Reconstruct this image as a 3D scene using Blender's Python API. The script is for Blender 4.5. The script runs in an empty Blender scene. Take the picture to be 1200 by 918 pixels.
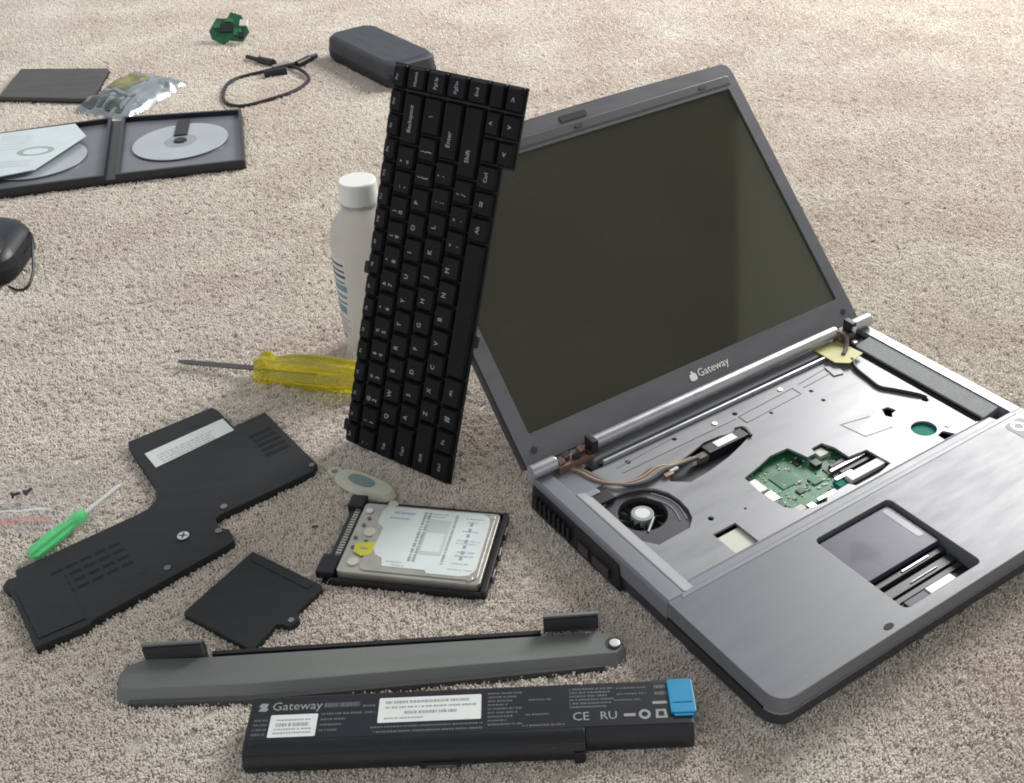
import bpy, bmesh, math, random
from math import sin, cos, pi, radians
from mathutils import Vector, Matrix
from mathutils.geometry import tessellate_polygon
random.seed(7)
S = bpy.context.scene
COL = S.collection

# ------------------------------------------------------------------ camera
cam_d = bpy.data.cameras.new('camera'); cam = bpy.data.objects.new('camera', cam_d); COL.objects.link(cam)
cam_d.sensor_width = 36.0; cam_d.lens = 36.0 * 1283.74 / 1200.0
cam_d.clip_start = 0.02; cam_d.clip_end = 100
_r = Vector((0.99758, -0.03975, -0.05700)); _u = Vector((0.06949, 0.57061, 0.81827)); _f = Vector((0, 0.82026, -0.57199))
_r = _u.cross(-_f).normalized(); _u = (-_f).cross(_r).normalized()
cam.matrix_world = Matrix(((_r.x, _u.x, -_f.x, 0), (_r.y, _u.y, -_f.y, 0), (_r.z, _u.z, -_f.z, 0.55874), (0, 0, 0, 1)))
S.camera = cam

# ------------------------------------------------------------------ light: room fill + one window
w = bpy.data.worlds.new('World'); S.world = w; w.use_nodes = True
w.node_tree.nodes['Background'].inputs[0].default_value = (0.93, 0.97, 1.0, 1)
w.node_tree.nodes['Background'].inputs[1].default_value = 0.66
def area(name, loc, target, sx, sy, power, col):
    d = bpy.data.lights.new(name, 'AREA'); d.shape = 'RECTANGLE'; d.size = sx; d.size_y = sy; d.energy = power; d.color = col
    o = bpy.data.objects.new(name, d); COL.objects.link(o); o.location = loc
    o.rotation_euler = (Vector(target) - Vector(loc)).to_track_quat('-Z', 'Y').to_euler()
    return o
area('window_light', (1.60, 2.48, 1.52), (0.1, 0.9, 0), 1.2, 1.2, 100, (1.0, 0.99, 0.97))
S.view_settings.view_transform = 'Standard'; S.view_settings.look = 'None'
S.view_settings.exposure = 0.07; S.view_settings.gamma = 1.0
S.view_settings.use_curve_mapping = False
S.cycles.filter_width = 1.9

# ------------------------------------------------------------------ materials
def mat(name, col, rough=0.5, metal=0.0, noise=0.0, nscale=60, bump=0.0, bscale=400, spec=0.5, coat=0.0, trans=0.0, ior=1.45, rvar=0.0, alpha=1.0):
    m = bpy.data.materials.new(name); m.use_nodes = True
    nt = m.node_tree; b = nt.nodes['Principled BSDF']; L = nt.links.new
    b.inputs['Base Color'].default_value = (*col, 1); b.inputs['Roughness'].default_value = rough
    b.inputs['Metallic'].default_value = metal; b.inputs['Specular IOR Level'].default_value = spec
    b.inputs['Coat Weight'].default_value = coat; b.inputs['Transmission Weight'].default_value = trans
    b.inputs['IOR'].default_value = ior; b.inputs['Alpha'].default_value = alpha
    tc = nt.nodes.new('ShaderNodeTexCoord')
    if noise > 0 or rvar > 0:
        n = nt.nodes.new('ShaderNodeTexNoise'); n.inputs['Scale'].default_value = nscale; n.inputs['Detail'].default_value = 6
        L(tc.outputs['Object'], n.inputs['Vector'])
        if noise > 0:
            r = nt.nodes.new('ShaderNodeMapRange'); r.inputs[1].default_value = .25; r.inputs[2].default_value = .75
            r.inputs[3].default_value = 1 - noise; r.inputs[4].default_value = 1 + noise
            L(n.outputs['Fac'], r.inputs[0])
            mx = nt.nodes.new('ShaderNodeVectorMath'); mx.operation = 'SCALE'; mx.inputs[0].default_value = col
            L(r.outputs[0], mx.inputs['Scale']); L(mx.outputs[0], b.inputs['Base Color'])
        if rvar > 0:
            r2 = nt.nodes.new('ShaderNodeMapRange'); r2.inputs[1].default_value = .25; r2.inputs[2].default_value = .75
            r2.inputs[3].default_value = max(.02, rough - rvar); r2.inputs[4].default_value = rough + rvar
            L(n.outputs['Fac'], r2.inputs[0]); L(r2.outputs[0], b.inputs['Roughness'])
    if bump > 0:
        n2 = nt.nodes.new('ShaderNodeTexNoise'); n2.inputs['Scale'].default_value = bscale; n2.inputs['Detail'].default_value = 4
        L(tc.outputs['Object'], n2.inputs['Vector'])
        bp = nt.nodes.new('ShaderNodeBump'); bp.inputs['Strength'].default_value = bump; bp.inputs['Distance'].default_value = 0.001
        L(n2.outputs['Fac'], bp.inputs['Height']); L(bp.outputs[0], b.inputs['Normal'])
    return m
def worn(m, base, rough, amt=.12, scr=.5):
    # handled plastic: smeary gloss, fine scratches and dust specks that belong to the surface
    nt = m.node_tree; b = nt.nodes['Principled BSDF']; L = nt.links.new
    tc = nt.nodes.new('ShaderNodeTexCoord')
    mp = nt.nodes.new('ShaderNodeMapping'); mp.inputs['Rotation'].default_value = (0,0,.5); mp.inputs['Scale'].default_value = (10,55,20); L(tc.outputs['Object'], mp.inputs[0])
    n = nt.nodes.new('ShaderNodeTexNoise'); n.inputs['Scale'].default_value = 1.6; n.inputs['Detail'].default_value = 7; n.inputs['Roughness'].default_value = .65; L(mp.outputs[0], n.inputs['Vector'])
    r = nt.nodes.new('ShaderNodeMapRange'); r.inputs[1].default_value = .3; r.inputs[2].default_value = .7; r.inputs[3].default_value = rough-amt; r.inputs[4].default_value = rough+amt
    L(n.outputs['Fac'], r.inputs[0]); L(r.outputs[0], b.inputs['Roughness'])
    v = nt.nodes.new('ShaderNodeTexNoise'); v.inputs['Scale'].default_value = 520; v.inputs['Detail'].default_value = 1; L(tc.outputs['Object'], v.inputs['Vector'])
    v2 = nt.nodes.new('ShaderNodeMapRange'); v2.inputs[1].default_value = .74; v2.inputs[2].default_value = .80; v2.inputs[3].default_value = 0; v2.inputs[4].default_value = .5; L(v.outputs['Fac'], v2.inputs[0])
    mp2 = nt.nodes.new('ShaderNodeMapping'); mp2.inputs['Rotation'].default_value = (0,0,-.8); mp2.inputs['Scale'].default_value = (3,420,1); L(tc.outputs['Object'], mp2.inputs[0])
    s1 = nt.nodes.new('ShaderNodeTexNoise'); s1.inputs['Scale'].default_value = 3; s1.inputs['Detail'].default_value = 3; L(mp2.outputs[0], s1.inputs['Vector'])
    s2 = nt.nodes.new('ShaderNodeMapRange'); s2.inputs[1].default_value = .68; s2.inputs[2].default_value = .78; s2.inputs[3].default_value = 0; s2.inputs[4].default_value = scr; L(s1.outputs['Fac'], s2.inputs[0])
    ad = nt.nodes.new('ShaderNodeMath'); ad.operation = 'MAXIMUM'; L(v2.outputs[0], ad.inputs[0]); L(s2.outputs[0], ad.inputs[1])
    mx = nt.nodes.new('ShaderNodeMix'); mx.data_type = 'RGBA'; L(ad.outputs[0], mx.inputs[0])
    mm = nt.nodes.new('ShaderNodeMapRange'); mm.inputs[1].default_value = .25; mm.inputs[2].default_value = .75; mm.inputs[3].default_value = .94; mm.inputs[4].default_value = 1.06; L(n.outputs['Fac'], mm.inputs[0])
    sc = nt.nodes.new('ShaderNodeVectorMath'); sc.operation = 'SCALE'; sc.inputs[0].default_value = base; L(mm.outputs[0], sc.inputs['Scale'])
    L(sc.outputs[0], mx.inputs[6]); mx.inputs[7].default_value = tuple(min(1, c*1.6+.05) for c in base)+(1,)
    L(mx.outputs[2], b.inputs['Base Color'])
    return m
M = {}
M['deck'] = mat('deck_grey', (.19, .195, .22), .38, .05, noise=.05, nscale=18, bump=.05, bscale=2500, rvar=.06)
M['palm'] = mat('palm_grey', (.15, .154, .176), .34, .05, noise=.05, nscale=14, bump=.06, bscale=2600, rvar=.07)
M['edge'] = mat('edge_silver', (.30, .31, .335), .3, .3, noise=.05)
M['tray'] = mat('tray_metal', (.235, .235, .258), .33, .12, noise=.06, nscale=22, bump=.04, bscale=1800, rvar=.06)
M['bezel'] = mat('bezel_grey', (.175, .175, .205), .42, .1, noise=.05, bump=.05, bscale=2500)
M['shell'] = mat('shell_dark', (.035, .035, .042), .42, noise=.1)
M['screen'] = mat('lcd_glass', (.041, .0415, .032), .05, noise=.14, nscale=11, spec=.5, rvar=.03, ior=1.95)
M['silver'] = mat('silver', (.50, .50, .54), .3, .65, noise=.05, rvar=.06)
M['dark'] = mat('dark_cavity', (.012, .012, .014), .5)
M['black'] = mat('black_plastic', (.012, .012, .015), .42, noise=.25, nscale=40, bump=.12, bscale=1500)
M['key'] = mat('key_black', (.006, .0058, .0075), .5, noise=.2, nscale=60, bump=.05, bscale=3000, spec=.22)
M['kbplate'] = mat('keyboard_plate', (.010, .010, .012), .4, noise=.2, spec=.4)
M['legend'] = mat('legend_white', (.46, .46, .50), .6)
M['panel'] = mat('panel_black', (.017, .018, .021), .5, noise=.25, nscale=25, bump=.3, bscale=1400, spec=.4)
M['panel2'] = mat('panel_groove', (.0095, .0095, .012), .6, spec=.3)
M['gcover'] = mat('cover_grey', (.135, .145, .137), .44, .15, noise=.08, nscale=30, bump=.05, bscale=2500)
M['gedge'] = mat('cover_edge', (.05, .05, .053), .45, .1, noise=.1)
M['batt'] = mat('battery_black', (.013, .014, .018), .36, noise=.25, nscale=35, bump=.15, bscale=1600)
M['battlabel'] = mat('battery_label', (.015, .016, .021), .3, noise=.15)
M['print'] = mat('print_grey', (.27, .28, .30), .6)
M['printdim'] = mat('print_dim', (.10, .105, .115), .6)
M['paper'] = mat('white_paper', (.66, .70, .68), .6, noise=.05, nscale=80)
M['ink'] = mat('ink_grey', (.30, .33, .33), .7)
M['blue'] = mat('blue_plastic', (.015, .24, .45), .35, noise=.08)
M['white'] = mat('white_plastic', (.82, .82, .80), .4, noise=.02)
M['green_pcb'] = mat('green_board', (.035, .17, .085), .4, noise=.35, nscale=130, bump=.25, bscale=900)
M['green_dark'] = mat('green_board_dark', (.02, .125, .06), .45, noise=.35, nscale=90)
M['teal'] = mat('teal_board', (.015, .20, .155), .6, spec=.12, noise=.1)
M['chip'] = mat('chip_black', (.02, .025, .025), .4)
M['fanbox'] = mat('fan_housing', (.060, .060, .072), .4, noise=.1, nscale=30)
M['copper'] = mat('copper', (.30, .19, .15), .4, .6, noise=.2, nscale=200)
M['cream'] = mat('cream_pad', (.60, .59, .52), .6, noise=.04)
M['yellow_tape'] = mat('yellow_tape', (.48, .46, .17), .45, noise=.15, nscale=80)
M['w_brown'] = mat('wire_brown', (.14, .10, .09), .45)
M['w_tan'] = mat('wire_tan', (.36, .26, .17), .45)
M['w_grey'] = mat('wire_grey', (.22, .20, .20), .45)
M['w_pink'] = mat('wire_pink', (.32, .22, .21), .45)
M['touch'] = mat('touch_module', (.070, .070, .108), .28, .0, spec=.2, noise=.25, nscale=26, rvar=.05)
M['steel'] = mat('steel', (.72, .72, .72), .35, 1.0, noise=.08)
M['steel_dk'] = mat('steel_dark', (.16, .15, .17), .32, .9)
M['hddmetal'] = mat('drive_metal', (.50, .48, .44), .38, .7, noise=.12, nscale=90, bump=.1, bscale=700)
M['hddlabel'] = mat('drive_label', (.66, .72, .71), .45, noise=.05, nscale=60)
M['yel_sticker'] = mat('yellow_sticker', (.62, .58, .06), .5)
M['yel_clear'] = mat('yellow_acetate', (1.0, .88, .07), .06, trans=.72, ior=1.45, noise=.06)
M['grn_clear'] = mat('green_acetate', (.22, .93, .40), .1, trans=.45, ior=1.45, noise=.1, nscale=90)
M['bottle'] = mat('bottle_plastic', (.80, .80, .785), .30, trans=.6, ior=1.3, noise=.02)
M['teal_ink'] = mat('teal_ink', (.16, .30, .33), .6)
M['navy_ink'] = mat('navy_ink', (.07, .07, .10), .6)
M['rose_ink'] = mat('rose_ink', (.40, .33, .31), .6)
M['ivory'] = mat('ivory_plastic', (.62, .61, .50), .4, noise=.08)
M['teal_grey'] = mat('teal_grey', (.19, .27, .27), .35)
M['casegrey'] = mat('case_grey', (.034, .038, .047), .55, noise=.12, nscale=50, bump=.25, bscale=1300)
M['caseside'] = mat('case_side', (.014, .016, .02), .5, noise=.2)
M['slab'] = mat('slab_grey', (.062, .060, .058), .55, noise=.15, nscale=40, bump=.2, bscale=900)
M['film'] = mat('antistatic_film', (.34, .37, .40), .24, .75, noise=.3, nscale=26, bump=.5, bscale=70, rvar=.08)
M['film_dk'] = mat('antistatic_dark', (.11, .13, .12), .3, .6, noise=.4, nscale=30)
M['dvdblack'] = mat('disc_case_black', (.014, .015, .020), .3, noise=.15)
M['dvdfloor'] = mat('disc_case_floor', (.15, .155, .18), .28, .1, noise=.2, nscale=16)
M['disc'] = mat('disc_face', (.46, .49, .53), .25, .35, noise=.10, nscale=10)
M['disc_hub'] = mat('disc_hub', (.30, .32, .35), .2, .2)
M['booklet'] = mat('booklet_paper', (.60, .66, .68), .5, noise=.08, nscale=25)
M['rubber'] = mat('rubber_black', (.014, .014, .016), .45)
M['leather'] = mat('leather_black', (.012, .013, .018), .42, noise=.2, bump=.15, bscale=350)
M['ceiling_reflect_dark'] = mat('ceiling_reflection_dark', (.16, .15, .12), .9)  # ceiling colour darkened so its reflection in the screen stays dim
M['wall_reflect_pale'] = mat('wall_reflection_pale', (.85, .86, .66), .8)  # wall colour lightened so its reflection makes the screen's bright strip
def clear_mat(name, col, a):
    m = bpy.data.materials.new(name); m.use_nodes = True; nt = m.node_tree; b = nt.nodes['Principled BSDF']
    b.inputs['Base Color'].default_value = (*col, 1); b.inputs['Roughness'].default_value = .22; b.inputs['Alpha'].default_value = a
    n = nt.nodes.new('ShaderNodeTexNoise'); n.inputs['Scale'].default_value = 28; tc = nt.nodes.new('ShaderNodeTexCoord')
    nt.links.new(tc.outputs['Object'], n.inputs['Vector'])
    bp = nt.nodes.new('ShaderNodeBump'); bp.inputs['Strength'].default_value = .4; bp.inputs['Distance'].default_value = .004
    nt.links.new(n.outputs['Fac'], bp.inputs['Height']); nt.links.new(bp.outputs[0], b.inputs['Normal'])
    return m
M['bag'] = clear_mat('clear_bag', (.60, .66, .74), .12)
M['bagred'] = clear_mat('bag_red_zip', (.50, .17, .17), .42)
M['bagwhite'] = clear_mat('bag_white_line', (.8, .86, .9), .5)

def smudge(m, c, r, col):   # greasy round mark left by fingers on the pad
    nt = m.node_tree; b = nt.nodes['Principled BSDF']; L = nt.links.new; src = b.inputs['Base Color'].links[0].from_socket
    tc = nt.nodes.new('ShaderNodeTexCoord'); d = nt.nodes.new('ShaderNodeVectorMath'); d.operation = 'DISTANCE'; d.inputs[1].default_value = c
    n = nt.nodes.new('ShaderNodeTexNoise'); n.inputs['Scale'].default_value = 70; L(tc.outputs['Object'], n.inputs['Vector'])
    L(tc.outputs['Object'], d.inputs[0]); ad = nt.nodes.new('ShaderNodeMath'); ad.operation = 'MULTIPLY_ADD'; ad.inputs[1].default_value = .016; L(n.outputs['Fac'], ad.inputs[0]); L(d.outputs['Value'], ad.inputs[2])
    mr = nt.nodes.new('ShaderNodeMapRange'); mr.interpolation_type = 'SMOOTHSTEP'; mr.inputs[1].default_value = r*.5+.008; mr.inputs[2].default_value = r*1.6+.008; mr.inputs[3].default_value = 1; mr.inputs[4].default_value = 0; L(ad.outputs[0], mr.inputs[0])
    mx = nt.nodes.new('ShaderNodeMix'); mx.data_type = 'RGBA'; L(mr.outputs[0], mx.inputs[0]); L(src, mx.inputs[6]); mx.inputs[7].default_value = col+(1,); L(mx.outputs[2], b.inputs['Base Color'])
smudge(M['touch'], (.140,-.202,.0295), .011, (.016,.016,.044))
worn(M['palm'], (.158,.162,.178), .36, .065, .25); M['palm'].node_tree.nodes['Principled BSDF'].inputs['Specular IOR Level'].default_value = .34
worn(M['tray'], (.262,.264,.280), .34, .08, .3)
worn(M['bezel'], (.125,.126,.142), .42, .08, .25); worn(M['panel'], (.017,.018,.022), .5, .1, .12); worn(M['gcover'], (.170,.177,.171), .44, .1, .25)
worn(M['batt'], (.013,.014,.018), .38, .1, .12); worn(M['slab'], (.062,.060,.058), .5, .1, .2); worn(M['casegrey'], (.034,.038,.047), .55, .1, .1)
M['gapshade'] = mat('gap_shade_black', (.006,.006,.007), .9, spec=.04)  # near-black with almost no gloss: painted shade for the speaker strip gap
# ------------------------------------------------------------------ mesh helpers (all lengths in millimetres)
class MB:
    def __init__(s): s.bm = bmesh.new()
    def raw(s, verts, faces, mtx=None):
        vs = [s.bm.verts.new(mtx @ Vector(v) if mtx else v) for v in verts]
        for f in faces:
            try: s.bm.faces.new([vs[i] for i in f])
            except ValueError: pass
        return s
    def box(s, x0, x1, y0, y1, z0, z1, mtx=None):
        return s.raw([(x0,y0,z0),(x1,y0,z0),(x1,y1,z0),(x0,y1,z0),(x0,y0,z1),(x1,y0,z1),(x1,y1,z1),(x0,y1,z1)],
                     [(0,3,2,1),(4,5,6,7),(0,1,5,4),(1,2,6,5),(2,3,7,6),(3,0,4,7)], mtx)
    def loft(s, lo, z0, hi, z1, mtx=None):
        n = len(lo); v = [(x,y,z0) for x,y in lo] + [(x,y,z1) for x,y in hi]
        f = [tuple(reversed(range(n))), tuple(range(n,2*n))] + [(i,(i+1)%n,n+(i+1)%n,n+i) for i in range(n)]
        return s.raw(v, f, mtx)
    def prism(s, poly, z0, z1, mtx=None): return s.loft(poly, z0, poly, z1, mtx)
    def holed(s, outer, holes, z0, z1, mtx=None):
        loops = [outer] + holes; flat = [p for l in loops for p in l]
        tris = tessellate_polygon([[Vector((x,y,0)) for x,y in l] for l in loops])
        n = len(flat); v = [(x,y,z1) for x,y in flat] + [(x,y,z0) for x,y in flat]
        f = [tuple(t) for t in tris] + [tuple(n+i for i in reversed(t)) for t in tris]
        k = 0
        for l in loops:
            m = len(l); f += [(k+i, k+(i+1)%m, n+k+(i+1)%m, n+k+i) for i in range(m)]; k += m
        return s.raw(v, f, mtx)
    def cyl(s, p0, p1, r0, r1=None, n=16, caps=True):
        r1 = r0 if r1 is None else r1
        p0, p1 = Vector(p0), Vector(p1); d = (p1-p0).normalized()
        a = d.orthogonal().normalized(); b = d.cross(a)
        v = [tuple(p0 + (a*cos(2*pi*i/n) + b*sin(2*pi*i/n))*r0) for i in range(n)] + [tuple(p1 + (a*cos(2*pi*i/n) + b*sin(2*pi*i/n))*r1) for i in range(n)]
        f = [(i,(i+1)%n,n+(i+1)%n,n+i) for i in range(n)]
        if caps: f += [tuple(reversed(range(n))), tuple(range(n,2*n))]
        return s.raw(v, f)
    def tube(s, pts, r, n=8, smooth=4):
        P = [Vector(p) for p in pts]
        if smooth:
            Q = []
            for i in range(len(P)-1):
                a,b,c,d = P[max(i-1,0)],P[i],P[i+1],P[min(i+2,len(P)-1)]
                for k in range(smooth):
                    t = k/smooth
                    Q.append(.5*((2*b)+(c-a)*t+(2*a-5*b+4*c-d)*t*t+(3*b-a-3*c+d)*t**3))
            P = Q + [P[-1]]
        rings = []; up = Vector((0,0,1))
        for i,p in enumerate(P):
            d = (P[min(i+1,len(P)-1)]-P[max(i-1,0)]).normalized()
            a = d.cross(up); a = a.normalized() if a.length > 1e-4 else Vector((1,0,0)); b = a.cross(d)
            rr = r[min(i, len(r)-1)] if isinstance(r,(list,tuple)) else r
            rings.append([tuple(p+(a*cos(2*pi*k/n)+b*sin(2*pi*k/n))*rr) for k in range(n)])
        v = [q for g in rings for q in g]; f = []
        for i in range(len(rings)-1):
            for k in range(n): f.append((i*n+k, i*n+(k+1)%n, (i+1)*n+(k+1)%n, (i+1)*n+k))
        f += [tuple(range(n)), tuple(len(v)-n+k for k in reversed(range(n)))]
        return s.raw(v, f)
    def lathe(s, prof, n=32, mtx=None, lobes=0, depth=0.0, lz=(0,0)):
        v = []; f = []
        for z,r in prof:
            for k in range(n):
                a = 2*pi*k/n; rr = r
                if lobes and lz[0] <= z <= lz[1]: rr = r*(1 - depth*(.5-.5*cos(lobes*a)))
                v.append((rr*cos(a), rr*sin(a), z))
        for i in range(len(prof)-1):
            for k in range(n): f.append((i*n+k, i*n+(k+1)%n, (i+1)*n+(k+1)%n, (i+1)*n+k))
        f += [tuple(reversed(range(n))), tuple(len(v)-n+k for k in range(n))]
        return s.raw(v, f, mtx)
    def grid(s, fn, nu, nv):
        v = [fn(i/nu, j/nv) for j in range(nv+1) for i in range(nu+1)]
        f = [(j*(nu+1)+i, j*(nu+1)+i+1, (j+1)*(nu+1)+i+1, (j+1)*(nu+1)+i) for j in range(nv) for i in range(nu)]
        return s.raw(v, f)
    def bevel(s, off, seg=2, ang=30):
        bmesh.ops.recalc_face_normals(s.bm, faces=s.bm.faces[:])
        s.bm.normal_update()
        ed = [e for e in s.bm.edges if len(e.link_faces) == 2 and e.calc_face_angle(0) > radians(ang)]
        if ed: bmesh.ops.bevel(s.bm, geom=ed, offset=off, segments=seg, profile=.5, affect='EDGES', clamp_overlap=True)
        return s
    def mesh(s, name, m, smooth=None, recalc=True, scale=.001):
        if recalc: bmesh.ops.recalc_face_normals(s.bm, faces=s.bm.faces[:])
        bmesh.ops.scale(s.bm, vec=(scale,)*3, verts=s.bm.verts[:])
        me = bpy.data.meshes.new(name); s.bm.to_mesh(me); s.bm.free()
        me.materials.append(m)
        if smooth is not None:
            for p in me.polygons: p.use_smooth = True
            me.set_sharp_from_angle(angle=radians(smooth))
        return me
def put(name, me, parent=None, mtx=None):
    o = bpy.data.objects.new(name, me); COL.objects.link(o)
    if parent: o.parent = parent
    if mtx is not None: o.matrix_local = mtx
    return o
def obj(name, mb, m, parent=None, smooth=35, mtx=None, recalc=True):
    o = put(name, mb.mesh(name, m, smooth, recalc), parent, mtx)
    if smooth is not None:
        wn = o.modifiers.new('normals', 'WEIGHTED_NORMAL'); wn.keep_sharp = True; wn.weight = 90
    return o
def thing(name, label, cat, loc=(0,0,0), rotz=0, group=None, mtx=None):
    o = bpy.data.objects.new(name, None); COL.objects.link(o); o.empty_display_size = .02
    if mtx is not None: o.matrix_world = mtx
    else: o.location = loc; o.rotation_euler = (0,0,rotz)
    return tag(o, label, cat, group)
def tag(o, label, cat, group=None):
    o['label'] = label; o['category'] = cat
    if group: o['group'] = group
    return o
def ngon(cx, cy, r, n=10, ry=None): return [(cx+r*cos(2*pi*i/n), cy+(ry or r)*sin(2*pi*i/n)) for i in range(n)]
def rrect(x0, x1, y0, y1, r, n=5):
    P = []
    rs = r if isinstance(r,(list,tuple)) else (r,)*4
    for (cx,cy,a0),rr in zip(((x1,y1,0),(x0,y1,90),(x0,y0,180),(x1,y0,270)), rs):
        sx = -1 if cx == x1 else 1; sy = -1 if cy == y1 else 1
        if rr <= 0: P.append((cx,cy)); continue
        for i in range(n+1):
            a = radians(a0+90*i/n); P.append((cx+sx*rr+rr*cos(a), cy+sy*rr+rr*sin(a)))
    return P
_tc = {}
def text_mesh(body, size, m, name='lettering', align='CENTER', extrude=0.0):
    key = (body, size, m.name, align)
    if key in _tc: return _tc[key]
    c = bpy.data.curves.new('t', 'FONT'); c.body = body; c.size = size*.001; c.align_x = align; c.align_y = 'CENTER'; c.resolution_u = 2; c.extrude = extrude*.001
    o = bpy.data.objects.new('t', c)
    me = bpy.data.meshes.new_from_object(o); me.name = name
    bpy.data.objects.remove(o); bpy.data.curves.remove(c)
    me.materials.clear(); me.materials.append(m)
    _tc[key] = me
    return me
def frame(o, x, y):   # 4x4 from origin (mm) and two axes
    x = Vector(x).normalized(); y = Vector(y).normalized(); z = x.cross(y)
    return Matrix(((x.x,y.x,z.x,o[0]*.001),(x.y,y.y,z.y,o[1]*.001),(x.z,y.z,z.z,o[2]*.001),(0,0,0,1)))
def flatprint(rows, z):  # rows of small illegible print: (x0, x1, y, h)
    mb = MB()
    for x0,x1,y,h in rows:
        x = x0
        while x < x1:
            l = random.uniform(.6, 1.9); l = min(l, x1-x)
            mb.raw([(x,y-h/2,z),(x+l,y-h/2,z),(x+l,y+h/2,z),(x,y+h/2,z)], [(0,1,2,3)])
            x += l + random.choice((.3,.35,.4,.45,1.0))
    return mb

# ------------------------------------------------------------------ setting: carpet and one room wall
def build_setting():
    m = bpy.data.materials.new('carpet_backing'); m.use_nodes = True; b = m.node_tree.nodes['Principled BSDF']
    nt = m.node_tree; L = nt.links.new
    tc = nt.nodes.new('ShaderNodeTexCoord'); n = nt.nodes.new('ShaderNodeTexNoise'); n.inputs['Scale'].default_value = 260; n.inputs['Detail'].default_value = 3
    cr = nt.nodes.new('ShaderNodeValToRGB'); cr.color_ramp.elements[0].position = .35; cr.color_ramp.elements[0].color = (.66,.61,.56,1)
    cr.color_ramp.elements[1].position = .7; cr.color_ramp.elements[1].color = (.84,.80,.75,1)
    L(tc.outputs['Object'], n.inputs['Vector']); L(n.outputs['Fac'], cr.inputs[0]); L(cr.outputs[0], b.inputs['Base Color'])
    b.inputs['Roughness'].default_value = 1; b.inputs['Specular IOR Level'].default_value = .1
    mb = MB(); mb.raw([(-4000,-2500,-1.4),(4000,-2500,-1.4),(4000,7000,-1.4),(-4000,7000,-1.4)], [(0,1,2,3)])
    o = obj('carpet', mb, m, smooth=None); o['kind'] = 'structure'
    # pile: tufts scattered over the floor in view
    pm = bpy.data.materials.new('carpet_yarn'); pm.use_nodes = True; nt = pm.node_tree; L = nt.links.new; b = nt.nodes['Principled BSDF']
    b.inputs['Roughness'].default_value = 1; b.inputs['Specular IOR Level'].default_value = .08
    oi = nt.nodes.new('ShaderNodeObjectInfo'); geo = nt.nodes.new('ShaderNodeNewGeometry')
    n1 = nt.nodes.new('ShaderNodeTexNoise'); n1.inputs['Scale'].default_value = 8; n1.inputs['Detail'].default_value = 5
    n2 = nt.nodes.new('ShaderNodeTexNoise'); n2.inputs['Scale'].default_value = 330; n2.inputs['Detail'].default_value = 2
    L(geo.outputs['Position'], n1.inputs['Vector']); L(geo.outputs['Position'], n2.inputs['Vector'])
    cr = nt.nodes.new('ShaderNodeValToRGB'); E = cr.color_ramp.elements
    E[0].position = 0; E[0].color = (.66,.61,.57,1); E[1].position = 1; E[1].color = (.95,.92,.885,1)
    e = E.new(.3); e.color = (.785,.735,.685,1); e = E.new(.65); e.color = (.86,.818,.768,1)
    a1 = nt.nodes.new('ShaderNodeMath'); a1.operation = 'MULTIPLY_ADD'; a1.inputs[1].default_value = .34; L(oi.outputs['Random'], a1.inputs[0])
    a2 = nt.nodes.new('ShaderNodeMath'); a2.operation = 'MULTIPLY_ADD'; a2.inputs[1].default_value = .6; a2.inputs[2].default_value = .0; L(n2.outputs['Fac'], a2.inputs[0])
    L(a2.outputs[0], a1.inputs[2]); L(a1.outputs[0], cr.inputs[0])
    cr2 = nt.nodes.new('ShaderNodeValToRGB'); cr2.color_ramp.elements[0].position = .3; cr2.color_ramp.elements[0].color = (.88,.825,.80,1)
    cr2.color_ramp.elements[1].position = .7; cr2.color_ramp.elements[1].color = (1.0,1.0,.97,1)
    L(n1.outputs['Fac'], cr2.inputs[0])
    mx = nt.nodes.new('ShaderNodeMix'); mx.data_type = 'RGBA'; mx.blend_type = 'MULTIPLY'; mx.inputs[0].default_value = 1
    L(cr.outputs[0], mx.inputs[6]); L(cr2.outputs[0], mx.inputs[7]); L(mx.outputs[2], b.inputs['Base Color'])
    mb = MB(); mb.raw([(-700,250,-.7),(700,250,-.7),(1500,2600,-.7),(-1500,2600,-.7)], [(0,1,2,3)])
    p = obj('carpet_pile', mb, m, smooth=None); p['kind'] = 'stuff'; p['label'] = 'short beige plush carpet pile covering the whole floor'
    g = bpy.data.node_groups.new('pile', 'GeometryNodeTree')
    g.interface.new_socket('Geometry', in_out='INPUT', socket_type='NodeSocketGeometry'); g.interface.new_socket('Geometry', in_out='OUTPUT', socket_type='NodeSocketGeometry')
    N = g.nodes.new; K = g.links.new
    gi = N('NodeGroupInput'); go = N('NodeGroupOutput')
    pos = N('GeometryNodeInputPosition'); sep = N('ShaderNodeSeparateXYZ'); K(pos.outputs[0], sep.inputs[0])
    den = N('ShaderNodeMapRange'); den.inputs[1].default_value = .45; den.inputs[2].default_value = 2.3; den.inputs[3].default_value = 150000; den.inputs[4].default_value = 70000
    K(sep.outputs['Y'], den.inputs[0])
    dist = N('GeometryNodeDistributePointsOnFaces'); dist.distribute_method = 'RANDOM'; K(gi.outputs[0], dist.inputs['Mesh']); K(den.outputs[0], dist.inputs['Density'])
    join = N('GeometryNodeJoinGeometry')
    rr = random.Random(3)
    for k in range(7):
        c = N('GeometryNodeMeshCone'); c.fill_type = 'NGON'
        c.inputs['Vertices'].default_value = 5; c.inputs['Side Segments'].default_value = 2
        c.inputs['Radius Top'].default_value = .00058; c.inputs['Radius Bottom'].default_value = .0007; c.inputs['Depth'].default_value = .0034
        t = N('GeometryNodeTransform'); t.inputs['Translation'].default_value = (rr.uniform(-.0026,.0026), rr.uniform(-.0026,.0026), rr.uniform(-.0006,.0003))
        t.inputs['Rotation'].default_value = (rr.uniform(-.6,.6), rr.uniform(-.6,.6), rr.uniform(0,6))
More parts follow.
